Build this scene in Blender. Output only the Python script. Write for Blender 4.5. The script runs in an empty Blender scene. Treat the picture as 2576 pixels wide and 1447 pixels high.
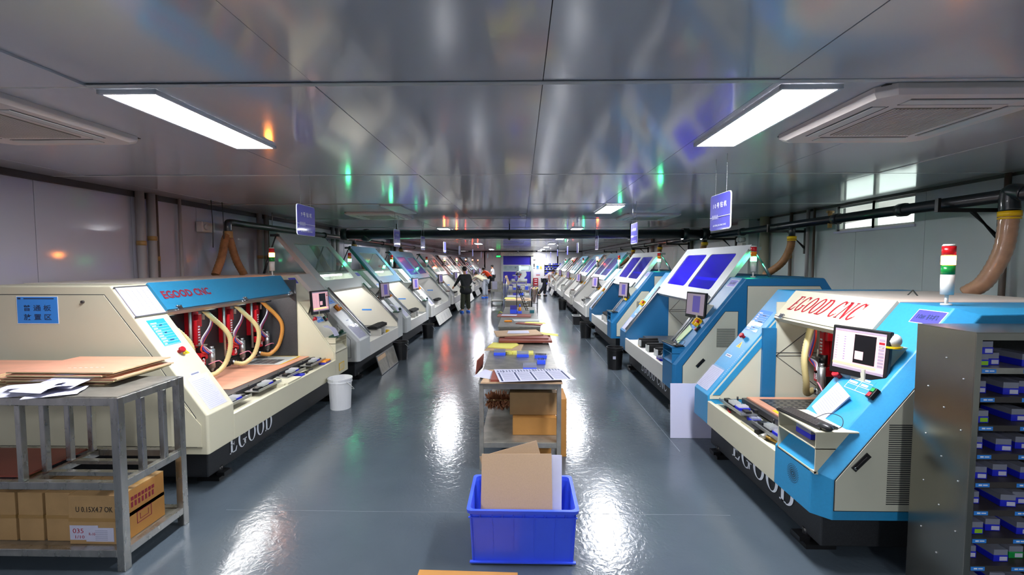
import bpy, bmesh, math, random
from mathutils import Vector, Matrix
random.seed(11)
S = bpy.context.scene
C = bpy.context.scene.collection
PI = math.pi

# ---------------------------------------------------------------- camera, world, exposure
cam = bpy.data.cameras.new('camera'); cam.sensor_width = 36; cam.lens = 1150 / 2576 * 36
cam.clip_start = .05; cam.clip_end = 200
co = bpy.data.objects.new('camera', cam); C.objects.link(co); S.camera = co
fy = Vector((23., 63.5, -1150.)).normalized()          # world +Y seen from the camera
fx = (Vector((1, 0, 0)) - fy * fy.x).normalized(); fz = fx.cross(fy)
R = Matrix((fx, fy, fz))                                # rows = world axes in camera coords -> camera-to-world
co.matrix_world = Matrix.Translation((0, 0, 1.93)) @ R.to_4x4()
S.view_settings.view_transform = 'Standard'; S.view_settings.look = 'None'
S.view_settings.gamma = 1; S.view_settings.use_curve_mapping = False
S.view_settings.exposure = 0.7
LAMP = 75.0            # ceiling panel brightness
w = bpy.data.worlds.new('world'); S.world = w; w.use_nodes = True
w.node_tree.nodes['Background'].inputs[0].default_value = (.98, .95, .96, 1)
w.node_tree.nodes['Background'].inputs[1].default_value = 2.6
S.cycles.max_bounces = 8; S.cycles.diffuse_bounces = 4; S.cycles.glossy_bounces = 4
S.cycles.transmission_bounces = 4; S.cycles.transparent_max_bounces = 12
S.cycles.caustics_reflective = False; S.cycles.caustics_refractive = False
S.cycles.sample_clamp_indirect = 4.0

# ---------------------------------------------------------------- materials
def lin(c):
    if isinstance(c, str):
        c = [int(c[i:i+2], 16) / 255 for i in (0, 2, 4)]
        return tuple(x / 12.92 if x <= .04045 else ((x + .055) / 1.055) ** 2.4 for x in c)
    return c
MATS = {}
def mat(name, col, rough=.5, metal=0., noise=0., nscale=6., bump=0., bscale=60., coat=0., emit=0., ecol=None,
        trans=0., spec=.5, stretch=None, rnoise=0., coat_rough=.05, coat_ior=1.5):
    m = bpy.data.materials.new(name); m.use_nodes = True; nt = m.node_tree; N = nt.nodes; L = nt.links
    b = N['Principled BSDF']; c = lin(col)
    b.inputs['Base Color'].default_value = (*c, 1); b.inputs['Roughness'].default_value = rough
    b.inputs['Metallic'].default_value = metal; b.inputs['Specular IOR Level'].default_value = spec
    b.inputs['Coat Weight'].default_value = coat; b.inputs['Coat Roughness'].default_value = coat_rough
    b.inputs['Coat IOR'].default_value = coat_ior
    b.inputs['Transmission Weight'].default_value = trans
    if emit:
        b.inputs['Emission Color'].default_value = (*lin(ecol or col), 1); b.inputs['Emission Strength'].default_value = emit
    tc = N.new('ShaderNodeTexCoord'); mp = N.new('ShaderNodeMapping'); L.new(tc.outputs['Object'], mp.inputs[0])
    if stretch: mp.inputs['Scale'].default_value = stretch
    if noise:
        n = N.new('ShaderNodeTexNoise'); n.inputs['Scale'].default_value = nscale; n.inputs['Detail'].default_value = 4
        L.new(mp.outputs[0], n.inputs['Vector'])
        r = N.new('ShaderNodeMapRange'); r.inputs['From Min'].default_value = .3; r.inputs['From Max'].default_value = .7
        r.inputs['To Min'].default_value = 1 - noise; r.inputs['To Max'].default_value = 1 + noise * .5
        L.new(n.outputs[0], r.inputs[0])
        mx = N.new('ShaderNodeVectorMath'); mx.operation = 'SCALE'; mx.inputs[0].default_value = c
        L.new(r.outputs[0], mx.inputs['Scale']); L.new(mx.outputs[0], b.inputs['Base Color'])
        if rnoise:
            r2 = N.new('ShaderNodeMapRange'); r2.inputs['To Min'].default_value = rough - rnoise; r2.inputs['To Max'].default_value = rough + rnoise
            L.new(n.outputs[0], r2.inputs[0]); L.new(r2.outputs[0], b.inputs['Roughness'])
    if bump:
        n = N.new('ShaderNodeTexNoise'); n.inputs['Scale'].default_value = bscale; n.inputs['Detail'].default_value = 2
        L.new(mp.outputs[0], n.inputs['Vector'])
        bp = N.new('ShaderNodeBump'); bp.inputs['Strength'].default_value = bump; bp.inputs['Distance'].default_value = .02
        L.new(n.outputs[0], bp.inputs['Height']); L.new(bp.outputs[0], b.inputs['Normal'])
        if coat: L.new(bp.outputs[0], b.inputs['Coat Normal'])
    MATS[name] = m; return m

M_ceil = mat('ceiling_sheet', 'c4c4ca', .5, noise=.05, nscale=2, bump=.02, bscale=1.3, coat=1, coat_rough=.11, coat_ior=2.0, stretch=(1, .35, 1))
M_wall = mat('wall_sheet_left', 'bab6c0', .45, noise=.04, nscale=1, coat=.8, coat_rough=.1, coat_ior=1.6, bump=.03, bscale=1.5)
M_wallr = mat('wall_sheet_right', 'b9c0bf', .5, noise=.06, nscale=1.5, coat=.2, coat_rough=.25)
M_wallf = mat('wall_sheet_far', 'd8d6d6', .45, noise=.03, nscale=1, coat=.3, coat_rough=.2)
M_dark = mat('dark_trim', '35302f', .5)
M_black = mat('black_plastic', '141416', .4, noise=.1, nscale=20)
M_blackm = mat('black_pipe', '1b2226', .35, noise=.15, nscale=8, coat=.3)
M_lightgap = mat('lamp_frame', 'e4e6ea', .5)
M_lamp = mat('lamp_diffuser', 'ffffff', .5, emit=LAMP, ecol=(.93, .95, 1.))
M_lampoff = mat('lamp_diffuser_off', 'b4bdb8', .4)
M_acw = mat('aircon_plastic', 'dcd0c8', .45, noise=.03)
M_grille = mat('aircon_grille', '8d8271', .6)
M_cream = mat('cream_paint', 'c8c3aa', .42, bump=.04, bscale=300, noise=.03, nscale=3)
M_cream2 = mat('cream_panel', 'c6c5b2', .42, bump=.04, bscale=300, noise=.03, nscale=3)
M_blue = mat('sky_blue_paint', '2b8abb', .38, bump=.08, bscale=350, noise=.05, nscale=60)
M_blue2 = mat('deep_blue_paint', '1f6c9e', .38, bump=.08, bscale=350, noise=.05, nscale=60)
M_vblue = mat('visor_blue_paint', '2b80a8', .38, bump=.08, bscale=350, noise=.05, nscale=60)
M_teal = mat('teal_paint', '2a6f7a', .35, bump=.05, bscale=300)
M_pblue = mat('pale_blue_paint', '6d94ad', .35, bump=.05, bscale=300)
M_white = mat('white_paint', 'd2d0ca', .38, bump=.03, bscale=300, noise=.03, nscale=3)
M_grey = mat('light_grey_paint', 'bfc2c0', .38, bump=.03, bscale=300)
M_roof = mat('roof_paint', 'cfc6bb', .5, noise=.08, nscale=3)
M_line = mat('panel_gap', '2c2f30', .7)
M_base = mat('granite_base', '26282b', .55, noise=.35, nscale=120)
M_granite = mat('granite_beam', '39393b', .35, noise=.4, nscale=150)
M_steel = mat('stainless_steel', 'b5b3ad', .28, .92, noise=.2, nscale=14, stretch=(1, 1, .3), rnoise=.08)
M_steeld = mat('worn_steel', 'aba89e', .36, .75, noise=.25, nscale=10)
M_cab = mat('brushed_steel', 'a3a096', .24, 1., noise=.1, nscale=2.5, bump=.03, bscale=3, rnoise=.04)
M_alu = mat('aluminium', 'aeb0b2', .32, .9)
M_chrome = mat('chrome', 'd5d5d8', .12, 1.)
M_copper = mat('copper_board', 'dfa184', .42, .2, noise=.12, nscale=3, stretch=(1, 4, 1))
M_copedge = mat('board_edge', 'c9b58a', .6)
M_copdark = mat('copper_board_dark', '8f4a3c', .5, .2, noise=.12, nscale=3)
M_red = mat('red_paint', 'b5121f', .38)
M_redtext = mat('red_lettering', 'a80c20', .5)
M_redtext2 = mat('dark_red_lettering', '8c2436', .5)
M_hose = mat('cream_hose', 'cdbd85', .45)
M_hoseo = mat('orange_hose', 'c98a3f', .45)
M_hosed = mat('brown_duct_hose', '9c6e45', .55, noise=.3, nscale=12, bump=.2, bscale=60)
M_hoser = mat('rose_duct_hose', 'b98d6c', .4, noise=.2, nscale=12, coat=.5)
M_tubeb = mat('blue_air_tube', '2f49c9', .35)
M_tuber = mat('red_air_tube', 'e23a25', .35)
M_tubep = mat('pink_air_tube', 'e58aa0', .35)
M_tubew = mat('white_tube', 'd8d8df', .4)
M_screen = mat('screen_pink', 'd99ea6', .3, emit=.42, ecol='e8b6ba')
M_screen2 = mat('screen_dark', '101014', .25)
M_screeny = mat('screen_yellow', 'f0d080', .3, emit=.7)
M_screenv = mat('screen_violet', '5a4ea0', .3, emit=.25)
M_screeng = mat('screen_grey', '9a8a9a', .3, emit=.25)
M_paper = mat('paper', 'c2c2d6', .7, noise=.03, nscale=30)
M_papert = mat('printed_ink', '70758c', .7)
M_ink = mat('dark_ink', '1a2a50', .7)
M_yellow = mat('yellow_paper', 'e5dc6a', .7, noise=.05)
M_yel = mat('yellow_plastic', 'f2c211', .4)
M_orange = mat('orange_plastic', 'f0931a', .45)
M_greenp = mat('pale_green_paper', 'c6dcae', .7)
M_bluesheet = mat('blue_sheet', '2b86e0', .5, coat=.4)
M_cyansheet = mat('cyan_sheet', '2ba3dd', .4, coat=.4)
M_white2 = mat('white_print', 'eef2f8', .5)
M_crate = mat('crate_blue', '3c5cf0', .42, noise=.06, nscale=4, coat=.2)
M_bluebox = mat('box_blue', '1a25c0', .35)
M_greenbox = mat('box_green', '178f42', .35)
M_limel = mat('lime_label', '8fc52a', .5)
M_card = mat('cardboard', 'ad8a5c', .75, noise=.1, nscale=8, bump=.05, bscale=40)
M_cardb = mat('cardboard_orange', 'bb8442', .75, noise=.08, nscale=8)
M_fibre = mat('fibreboard', 'b89a7a', .75, noise=.06, nscale=150)
M_tape = mat('brown_tape', 'a07c48', .3)
M_sign = mat('sign_violet', '4a48b8', .35, coat=.4)
M_feather = mat('feathers', '7a4a2c', .8, noise=.5, nscale=20)
M_bucketw = mat('white_bucket_plastic', 'd5d6d8', .4)
M_glovew = mat('white_cotton', 'e8e6e0', .8)
M_skin = mat('skin', 'c98f6e', .5); M_hair = mat('hair', '14110f', .55)
M_coat = mat('dark_coat', '17191d', .8, noise=.2, nscale=30); M_olive = mat('olive_trousers', '2c3020', .85, noise=.25, nscale=30)
M_cjack = mat('cream_jacket', 'cfcdb0', .75, noise=.08, nscale=12); M_gtrous = mat('grey_trousers', '9aa0ab', .8, noise=.1, nscale=20)
M_ovest = mat('orange_vest', 'ff4a10', .7); M_btrous = mat('black_trousers', '15171b', .8)
M_wshirt = mat('white_shirt', 'e2e0e2', .75); M_pshirt = mat('pinkish_white_shirt', 'ddd0d8', .75, noise=.06, nscale=10)
M_navy = mat('navy_trousers', '171c28', .8); M_shoeb = mat('blue_shoe_cover', '2f74e0', .5)
M_firer = mat('fire_box_red', '9c1020', .4)
M_door = mat('door_violet', '2a1fa8', .5, noise=.12, nscale=3)
M_exit = mat('exit_green', '18c050', .4, emit=2.5); M_comb = mat('brush_comb', '0d0d0f', .9)
M_skyc = mat('awning', 'b8adac', .8)

def clearmat(name, col, alpha, rough=.05, diff=0.):
    m = bpy.data.materials.new(name); m.use_nodes = True; nt = m.node_tree; N = nt.nodes; L = nt.links
    for n in list(N): N.remove(n)
    o = N.new('ShaderNodeOutputMaterial'); t = N.new('ShaderNodeBsdfTransparent'); g = N.new('ShaderNodeBsdfGlossy')
    d = N.new('ShaderNodeBsdfDiffuse'); c = (*lin(col), 1)
    t.inputs[0].default_value = c; d.inputs[0].default_value = c; g.inputs[0].default_value = (1, 1, 1, 1); g.inputs['Roughness'].default_value = rough
    a = N.new('ShaderNodeMixShader'); a.inputs[0].default_value = diff; L.new(t.outputs[0], a.inputs[1]); L.new(d.outputs[0], a.inputs[2])
    f = N.new('ShaderNodeFresnel'); ge = N.new('ShaderNodeNewGeometry'); mr = N.new('ShaderNodeMapRange'); mr.inputs['To Min'].default_value = 1.45; mr.inputs['To Max'].default_value = 1 / 1.45; L.new(ge.outputs['Backfacing'], mr.inputs[0]); L.new(mr.outputs[0], f.inputs[0])
    mx = N.new('ShaderNodeMixShader'); L.new(f.outputs[0], mx.inputs[0]); L.new(a.outputs[0], mx.inputs[1]); L.new(g.outputs[0], mx.inputs[2])
    L.new(mx.outputs[0], o.inputs[0]); MATS[name] = m; return m
M_glass = clearmat('clear_acrylic', 'dfeae6', .5, .06, .12)
M_violet = clearmat('violet_acrylic', '3526d8', .5, .08, .55)
M_violet2 = clearmat('pale_violet_acrylic', '6a66d0', .5, .1, .45)
M_lid = clearmat('clear_lid', 'c8cce0', .5, .12, .35)
M_plastic = clearmat('plastic_sleeve', 'fafafe', .5, .12, .12)

def lens(name, col, on, e=40):
    return mat(name, col, .25, emit=e if on else .03, ecol=col if on else col)
LENS = {('red', 1): lens('red_lens_lit', (1., .05, .02), 1, 60), ('red', 0): lens('red_lens', 'b01018', 0),
        ('amber', 1): lens('amber_lens_lit', (1., .26, .03), 1, 55), ('amber', 0): lens('amber_lens', 'd9720f', 0),
        ('green', 1): lens('green_lens_lit', (.05, 1., .38), 1, 34), ('green', 0): lens('green_lens', '0f7a35', 0)}

# ---------------------------------------------------------------- mesh helpers
class MB:
    def __init__(s): s.v = []; s.f = []; s.m = []; s.s = []
    def add(s, vs, fs, mi=0, smooth=False, M=None):
        n = len(s.v)
        for p in vs:
            p = Vector(p); s.v.append(M @ p if M is not None else p)
        for f in fs: s.f.append([n + i for i in f]); s.m.append(mi); s.s.append(smooth)
        return s
    def box(s, a, b, mi=0, M=None):
        x0, y0, z0 = a; x1, y1, z1 = b
        return s.add([(x0, y0, z0), (x1, y0, z0), (x1, y1, z0), (x0, y1, z0), (x0, y0, z1), (x1, y0, z1), (x1, y1, z1), (x0, y1, z1)],
                     [(0, 3, 2, 1), (4, 5, 6, 7), (0, 1, 5, 4), (1, 2, 6, 5), (2, 3, 7, 6), (3, 0, 4, 7)], mi, False, M)
    def loft(s, loops, mi=0, smooth=False, caps=True, M=None, close=True):
        n = len(loops[0]); vs = [p for l in loops for p in l]; fs = []
        for k in range(len(loops) - 1):
            for i in range(n if close else n - 1):
                j = (i + 1) % n; fs.append((k * n + i, k * n + j, (k + 1) * n + j, (k + 1) * n + i))
        s.add(vs, fs, mi, smooth, M)
        if caps and close:
            s.add(loops[0], [tuple(range(n))[::-1]], mi, False, M); s.add(loops[-1], [tuple(range(n))], mi, False, M)
        return s
    def prism(s, poly, v0, v1, mi=0, M=None):      # poly in (u, z), extruded along v
        return s.loft([[(u, v0, z) for u, z in poly], [(u, v1, z) for u, z in poly]], mi, M=M)
    def cyl(s, p0, p1, r0, r1=None, n=12, mi=0, M=None, caps=True):
        r1 = r0 if r1 is None else r1
        return s.tube([p0, p1], [r0, r1], n, mi, M, caps)
    def tube(s, pts, r, n=8, mi=0, M=None, caps=True):
        pts = [Vector(p) for p in pts]; rs = r if isinstance(r, (list, tuple)) else [r] * len(pts)
        loops = []; up = None
        for i, p in enumerate(pts):
            t = (pts[min(i + 1, len(pts) - 1)] - pts[max(i - 1, 0)]).normalized()
            if up is None:
                up = t.orthogonal().normalized()
            else:
                up = (up - t * up.dot(t)); up = up.normalized() if up.length > 1e-6 else t.orthogonal().normalized()
            sd = t.cross(up)
            loops.append([p + (up * math.cos(a) + sd * math.sin(a)) * rs[i] for a in [2 * PI * k / n for k in range(n)]])
        return s.loft(loops, mi, True, caps, M)
    def ball(s, c, r, n=12, m=8, mi=0, M=None, sx=1, sy=1, sz=1):
        loops = []
        for i in range(1, m):
            a = PI * i / m
            loops.append([(c[0] + r * sx * math.sin(a) * math.cos(2 * PI * k / n), c[1] + r * sy * math.sin(a) * math.sin(2 * PI * k / n), c[2] + r * sz * math.cos(a)) for k in range(n)])
        return s.loft(loops, mi, True, True, M)
    def mesh(s, name, mats):
        me = bpy.data.meshes.new(name); me.from_pydata([tuple(p) for p in s.v], [], s.f)
        for m in (mats if isinstance(mats, (list, tuple)) else [mats]): me.materials.append(m)
        me.polygons.foreach_set('material_index', s.m); me.polygons.foreach_set('use_smooth', s.s)
        bm = bmesh.new(); bm.from_mesh(me); bmesh.ops.remove_doubles(bm, verts=bm.verts, dist=1e-6)
        bmesh.ops.recalc_face_normals(bm, faces=bm.faces); bm.to_mesh(me); bm.free(); me.update(); return me

def tagit(o, label=None, cat=None, group=None, kind=None):
    if label: o['label'] = label
    if cat: o['category'] = cat
    if group: o['group'] = group
    if kind: o['kind'] = kind
    return o
def link(name, me, parent=None, **k):
    o = bpy.data.objects.new(name, me); C.objects.link(o)
    if parent: o.parent = parent
    return tagit(o, **k)
def obj(name, mb, mats, parent=None, bev=0, seg=2, **k):
    o = link(name, mb.mesh(name, mats), parent, **k)
    if bev:
        b = o.modifiers.new('bevel', 'BEVEL'); b.width = bev; b.segments = seg; b.limit_method = 'ANGLE'
        b.harden_normals = False
    return o
def thing(name, label, cat, loc=(0, 0, 0), rz=0, group=None):
    o = bpy.data.objects.new(name, None); C.objects.link(o); o.location = loc; o.rotation_euler = (0, 0, rz)
    o.empty_display_size = .1
    return tagit(o, label, cat, group)
def struct(name, mb, mats, parent=None, **k):
    return obj(name, mb, mats, parent, kind='structure', **k)
def Box(a, b, mi=0): return MB().box(a, b, mi)
def copy_tree(o, parent=None):
    c = o.copy(); C.objects.link(c); c.parent = parent
    for ch in list(o.children): copy_tree(ch, c)
    return c
def spl(pts, n=8):                                   # catmull-rom
    P = [Vector(p) for p in pts]; P = [P[0] * 2 - P[1]] + P + [P[-1] * 2 - P[-2]]; out = []
    for i in range(1, len(P) - 2):
        for k in range(n):
            t = k / n; a, b, c, d = P[i-1:i+3]
            out.append(.5 * ((2 * b) + (c - a) * t + (2 * a - 5 * b + 4 * c - d) * t * t + (3 * b - a - 3 * c + d) * t ** 3))
    out.append(P[-2]); return out
def frame(o, right, up):
    r = Vector(right).normalized(); u = Vector(up).normalized(); n = r.cross(u); o = Vector(o)
    return Matrix(((r.x, u.x, n.x, o.x), (r.y, u.y, n.y, o.y), (r.z, u.z, n.z, o.z), (0, 0, 0, 1)))
def rrect(w, h, r, n=4, cham=None):
    pts = []
    for k, (cx, cy, a0) in enumerate(((w/2-r, h/2-r, 0), (-w/2+r, h/2-r, 90), (-w/2+r, -h/2+r, 180), (w/2-r, -h/2+r, 270))):
        for i in range(n + 1):
            a = math.radians(a0 + 90 * i / n); pts.append((cx + r * math.cos(a), cy + r * math.sin(a)))
    return pts
def plate(outer, holes, th):                          # flat plate with holes, local XY, centred in z
    cu = bpy.data.curves.new('plate', 'CURVE'); cu.dimensions = '2D'; cu.fill_mode = 'BOTH'; cu.extrude = th / 2
    for loop in [outer] + holes:
        sp = cu.splines.new('POLY'); sp.points.add(len(loop) - 1); sp.use_cyclic_u = True
        for i, (x, y) in enumerate(loop): sp.points[i].co = (x, y, 0, 1)
    o = bpy.data.objects.new('plate', cu); me = bpy.data.meshes.new_from_object(o)
    bpy.data.objects.remove(o); bpy.data.curves.remove(cu); return me
TXT = {}
def text_mesh(s, bold=0., shear=0., res=2):
    k = (s, bold, shear)
    if k in TXT: return TXT[k].copy()
    cu = bpy.data.curves.new('t', 'FONT'); cu.body = s; cu.size = 1; cu.offset = bold; cu.shear = shear
    cu.resolution_u = res; cu.fill_mode = 'FRONT'; cu.dimensions = '2D'
    o = bpy.data.objects.new('t', cu); me = bpy.data.meshes.new_from_object(o)
    bpy.data.objects.remove(o); bpy.data.curves.remove(cu); TXT[k] = me; return me.copy()
def text(name, s, F, cx, cy, w, h, m, parent, bold=.0, shear=0., z=.0015, res=2, me=None):
    me = me or text_mesh(s, bold, shear, res)
    xs = [v.co.x for v in me.vertices]; ys = [v.co.y for v in me.vertices]
    if not xs: return None
    x0, x1, y0, y1 = min(xs), max(xs), min(ys), max(ys)
    sx = w / (x1 - x0); sy = (h / (y1 - y0)) if h else sx
    me.transform(F @ Matrix.Translation((cx, cy, z)) @ Matrix.Diagonal((sx, sy, 1, 1)) @ Matrix.Translation((-(x0+x1)/2, -(y0+y1)/2, 0)))
    me.materials.clear(); me.materials.append(m)
    return link(name, me, parent)
def serif_mesh(s, shear=0., thick=.15, ty0=.05):               # roman serif capitals E G O D C N
    mb = MB(); x = 0
    def q(*p): mb.add([(x + a + b * shear, b, 0) for a, b in p], [tuple(range(len(p)))])
    def rect(a, b, c, d): q((a, b), (c, b), (c, d), (a, d))
    def arc(cx, rx, a0, a1, tx, ty=ty0, n=22):
        for i in range(n):
            A = [math.radians(a0 + (a1 - a0) * j / n) for j in (i, i + 1)]
            q(*[(cx + rx * math.cos(a), .5 + .52 * math.sin(a)) for a in A],
              *[(cx + (rx - tx) * math.cos(a), .5 + (.52 - ty) * math.sin(a)) for a in A[::-1]])
    T = thick
    for ch in s:
        if ch == ' ': x += .42; continue
        if ch == 'E':
            rect(.1, 0, .1 + T, 1); rect(0, 0, .6, .07); rect(0, .93, .58, 1); rect(.1, .475, .42, .535)
            q((.6, 0), (.68, .29), (.62, .29), (.48, .07)); q((.58, 1), (.62, .74), (.56, .74), (.48, .93)); q((.43, .36), (.43, .66), (.37, .535), (.37, .475)); x += .78
        elif ch in 'CG':
            arc(.4, .38, 42, 318, T); rect(.64, .68, .69, 1.0); q((.69, 1), (.64, 1), (.56, .9), (.69, .8))
            if ch == 'G': rect(.56, .08, .56 + T, .42); rect(.44, .38, .84, .44); x += .94
            else: q((.68, .12), (.74, .26), (.69, .28), (.62, .17)); x += .86
        elif ch == 'O': arc(.42, .4, 0, 360, T, n=30); x += .92
        elif ch == 'D':
            rect(.1, 0, .1 + T, 1); rect(0, 0, .4, .07); rect(0, .93, .4, 1); arc(.38, .44, -88, 88, T); x += .92
        elif ch == 'N':
            rect(.12, 0, .21, 1); rect(.73, 0, .82, 1); q((.04, 1), (.13 + T, 1), (.81, .06), (.81, -.02), (.70, -.02))
            rect(.02, 0, .31, .06); rect(.63, .94, .92, 1); rect(.0, .94, .2, 1); x += 1.0
    return mb.mesh('serif', [])

# ---------------------------------------------------------------- room shell
H = 2.85; XL, XR = -5.05, 5.06; YB, YF = -6.0, 38.3
o = struct('floor', Box((XL - .2, YB, -.1), (XR + .2, YF + 8, 0)), M_black)
fm = bpy.data.materials.new('epoxy_floor'); fm.use_nodes = True; nt = fm.node_tree; N = nt.nodes; L = nt.links
b = N['Principled BSDF']; b.inputs['Base Color'].default_value = (.055, .075, .092, 1); b.inputs['Roughness'].default_value = .17
b.inputs['Specular IOR Level'].default_value = .7
tc = N.new('ShaderNodeTexCoord'); n1 = N.new('ShaderNodeTexNoise'); n1.inputs['Scale'].default_value = 1.1; n1.inputs['Detail'].default_value = 5
L.new(tc.outputs['Object'], n1.inputs['Vector'])
r1 = N.new('ShaderNodeMapRange'); r1.inputs['To Min'].default_value = .10; r1.inputs['To Max'].default_value = .26; L.new(n1.outputs[0], r1.inputs[0]); L.new(r1.outputs[0], b.inputs['Roughness'])
mix = N.new('ShaderNodeMix'); mix.data_type = 'RGBA'; mix.inputs[6].default_value = (.045, .062, .078, 1); mix.inputs[7].default_value = (.085, .105, .125, 1)
L.new(n1.outputs[0], mix.inputs[0]); L.new(mix.outputs[2], b.inputs['Base Color'])
n2 = N.new('ShaderNodeTexNoise'); n2.inputs['Scale'].default_value = 16; n2.inputs['Detail'].default_value = 3; n2.inputs['Distortion'].default_value = 1.2
L.new(tc.outputs['Object'], n2.inputs['Vector'])
bp = N.new('ShaderNodeBump'); bp.inputs['Strength'].default_value = .1; bp.inputs['Distance'].default_value = .02
L.new(n2.outputs[0], bp.inputs['Height']); L.new(bp.outputs[0], b.inputs['Normal'])
o.data.materials[0] = fm
tr = MB().box((1.62, 4.6, 0), (1.626, 17, .0008)).box((-2.3, 3.42, 0), (1.6, 3.424, .0006))
struct('trim_2', tr, mat('floor_joint', '59626a', .5))
# ceiling: backing slab plus sandwich panels
cl = struct('ceiling', Box((XL - .2, YB, H + .03), (XR + .2, YF + .2, H + .2)), M_dark)
xs = [XL] + [.11 + 1.187 * k for k in range(-4, 5)] + [XR]
ys = [2.40 + 2.44 * k for k in range(-4, 16)]
ys = [y for y in ys if YB < y < YF]; ys = [YB] + ys + [YF]
cache = {}
for i in range(len(xs) - 1):
    for j in range(len(ys) - 1):
        wx = round(xs[i+1] - xs[i] - .004, 3); wy = round(ys[j+1] - ys[j] - .012, 3)
        if (wx, wy) not in cache: cache[(wx, wy)] = Box((0, 0, 0), (wx, wy, .03)).mesh('ceiling_panel', M_ceil)
        p = link('ceiling_panel', cache[(wx, wy)], cl, kind='structure'); p.location = (xs[i] + .002, ys[j] + .006, H)
        p.rotation_euler = (random.gauss(0, .0012), random.gauss(0, .0015), 0)
tr = MB()
for y in ys[1:-1]: tr.box((XL, y - .019, H - .004), (XR, y + .019, H + .001))
struct('trim_3', tr, M_grey, bev=.001)
# walls
def wall_panels(name, x, out, m, holes=()):
    back = struct(name, Box((min(x, x + out * .12), YB, 0), (max(x, x + out * .12), YF, H)) if not holes else hole_wall(x, out, holes), m)
    return back
def hole_wall(x, out, holes):
    (y0, y1, z0, z1) = holes; a, b = sorted((x, x + out * .12)); mb = MB()
    mb.box((a, YB, 0), (b, y0, H)).box((a, y1, 0), (b, YF, H)).box((a, y0, 0), (b, y1, z0)).box((a, y0, z1), (b, y1, H)); return mb
wl = wall_panels('wall_left', XL - .03, -1, M_dark)
WY0, WY1, WZ0, WZ1 = 6.02, 7.5, 2.41, 2.83
wr = wall_panels('wall_right', XR + .03, 1, M_dark, (WY0, WY1, WZ0, WZ1))
y = YB; pm = Box((0, 0, 0), (.03, 1.182, H)).mesh('wall_panel', M_wall); pr = Box((0, 0, 0), (.03, 1.182, H)).mesh('wall_panel', M_wallr)
k = 0
while y < YF - 1:
    p = link('wall_panel', pm, wl, kind='structure'); p.location = (XL - .03, y, 0); p.rotation_euler = (0, random.gauss(0, .0008), random.gauss(0, .002))
    if y + 1.185 < WY0 or y > WY1:
        p = link('wall_panel', pr, wr, kind='structure'); p.location = (XR, y, 0)
    else:
        mb = MB(); y1 = y + 1.182
        mb.box((0, 0, 0), (.03, 1.182, WZ0)).box((0, 0, WZ1), (.03, 1.182, H))
        if y < WY0: mb.box((0, 0, WZ0), (.03, WY0 - y, WZ1))
        if y1 > WY1: mb.box((0, WY1 - y, WZ0), (.03, 1.182, WZ1))
        p = struct('wall_panel', mb, M_wallr, wr); p.location = (XR, y, 0)
    y += 1.187
wb = struct('wall_back', Box((XL - .2, YB - .1, 0), (XR + .2, YB, H)), M_wallr)
# far wall with door opening
DX0, DX1, DZ = -1.5, .82, 2.45
mb = MB(); mb.box((XL - .2, YF, 0), (DX0, YF + .1, H)).box((DX1, YF, 0), (XR + .2, YF + .1, H)).box((DX0, YF, DZ), (DX1, YF + .1, H))
wf = struct('wall_far', mb, M_wallf)
struct('trim_4', Box((XL, YB, H - .07), (XL + .05, YF, H)), M_dark)
struct('trim_5', Box((XR - .03, YB, H - .035), (XR, YF, H)), M_dark)
struct('trim_6', Box((XL, YF - .05, H - .07), (XR, YF, H)), M_dark)
# room behind the far door
mb = MB(); mb.box((-3, YF + 6, 0), (3, YF + 6.1, H)).box((-3.1, YF, 0), (-3, YF + 6, H)).box((3, YF, 0), (3.1, YF + 6, H)).box((-3, YF + .1, H), (3, YF + 6, H + .1))
struct('wall_beyond', mb, M_wallf)
t = thing('ceiling_lamp', 'lit lamp in the ceiling of the room beyond the far roll-up door', 'lamp', (0, YF + 3, H - .05))
obj('diffuser', Box((-.6, -.6, 0), (.6, .6, .02)), M_lamp, t); obj('lamp_frame', Box((-.65, -.65, .02), (.65, .65, .05)), M_lightgap, t)
t = thing('gauge_cabinet', 'white cabinet with round gauges seen through the clear strip of the far door', 'cabinet', (-.75, YF + 1.6, 0))
obj('body', Box((-.9, 0, 0), (.55, .5, 2.0)), M_white, t, bev=.02)
for i, x in enumerate((-.62, -.18, .26)):
    g = obj('gauge', MB().cyl((x, -.01, 1.47), (x, -.05, 1.47), .1, n=20), M_alu, t)
    obj('gauge_face', MB().cyl((x, -.05, 1.47), (x, -.055, 1.47), .06, n=20), M_black if i == 2 else M_grey, g)
t = thing('machine_frame', 'grey equipment rack standing right of the gauge cabinet beyond the far door', 'rack', (.3, YF + 2, 0))
obj('shelf', Box((-.3, 0, 1.2), (.4, .4, 1.26)), M_alu, t); obj('body', Box((-.3, 0, 0), (.3, .4, 1.15)), M_grey, t); obj('upright', Box((.4, 0, 0), (.45, .4, 1.9)), M_alu, t); obj('top', Box((-.3, 0, 1.6), (.4, .4, 1.66)), M_steeld, t)
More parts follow.
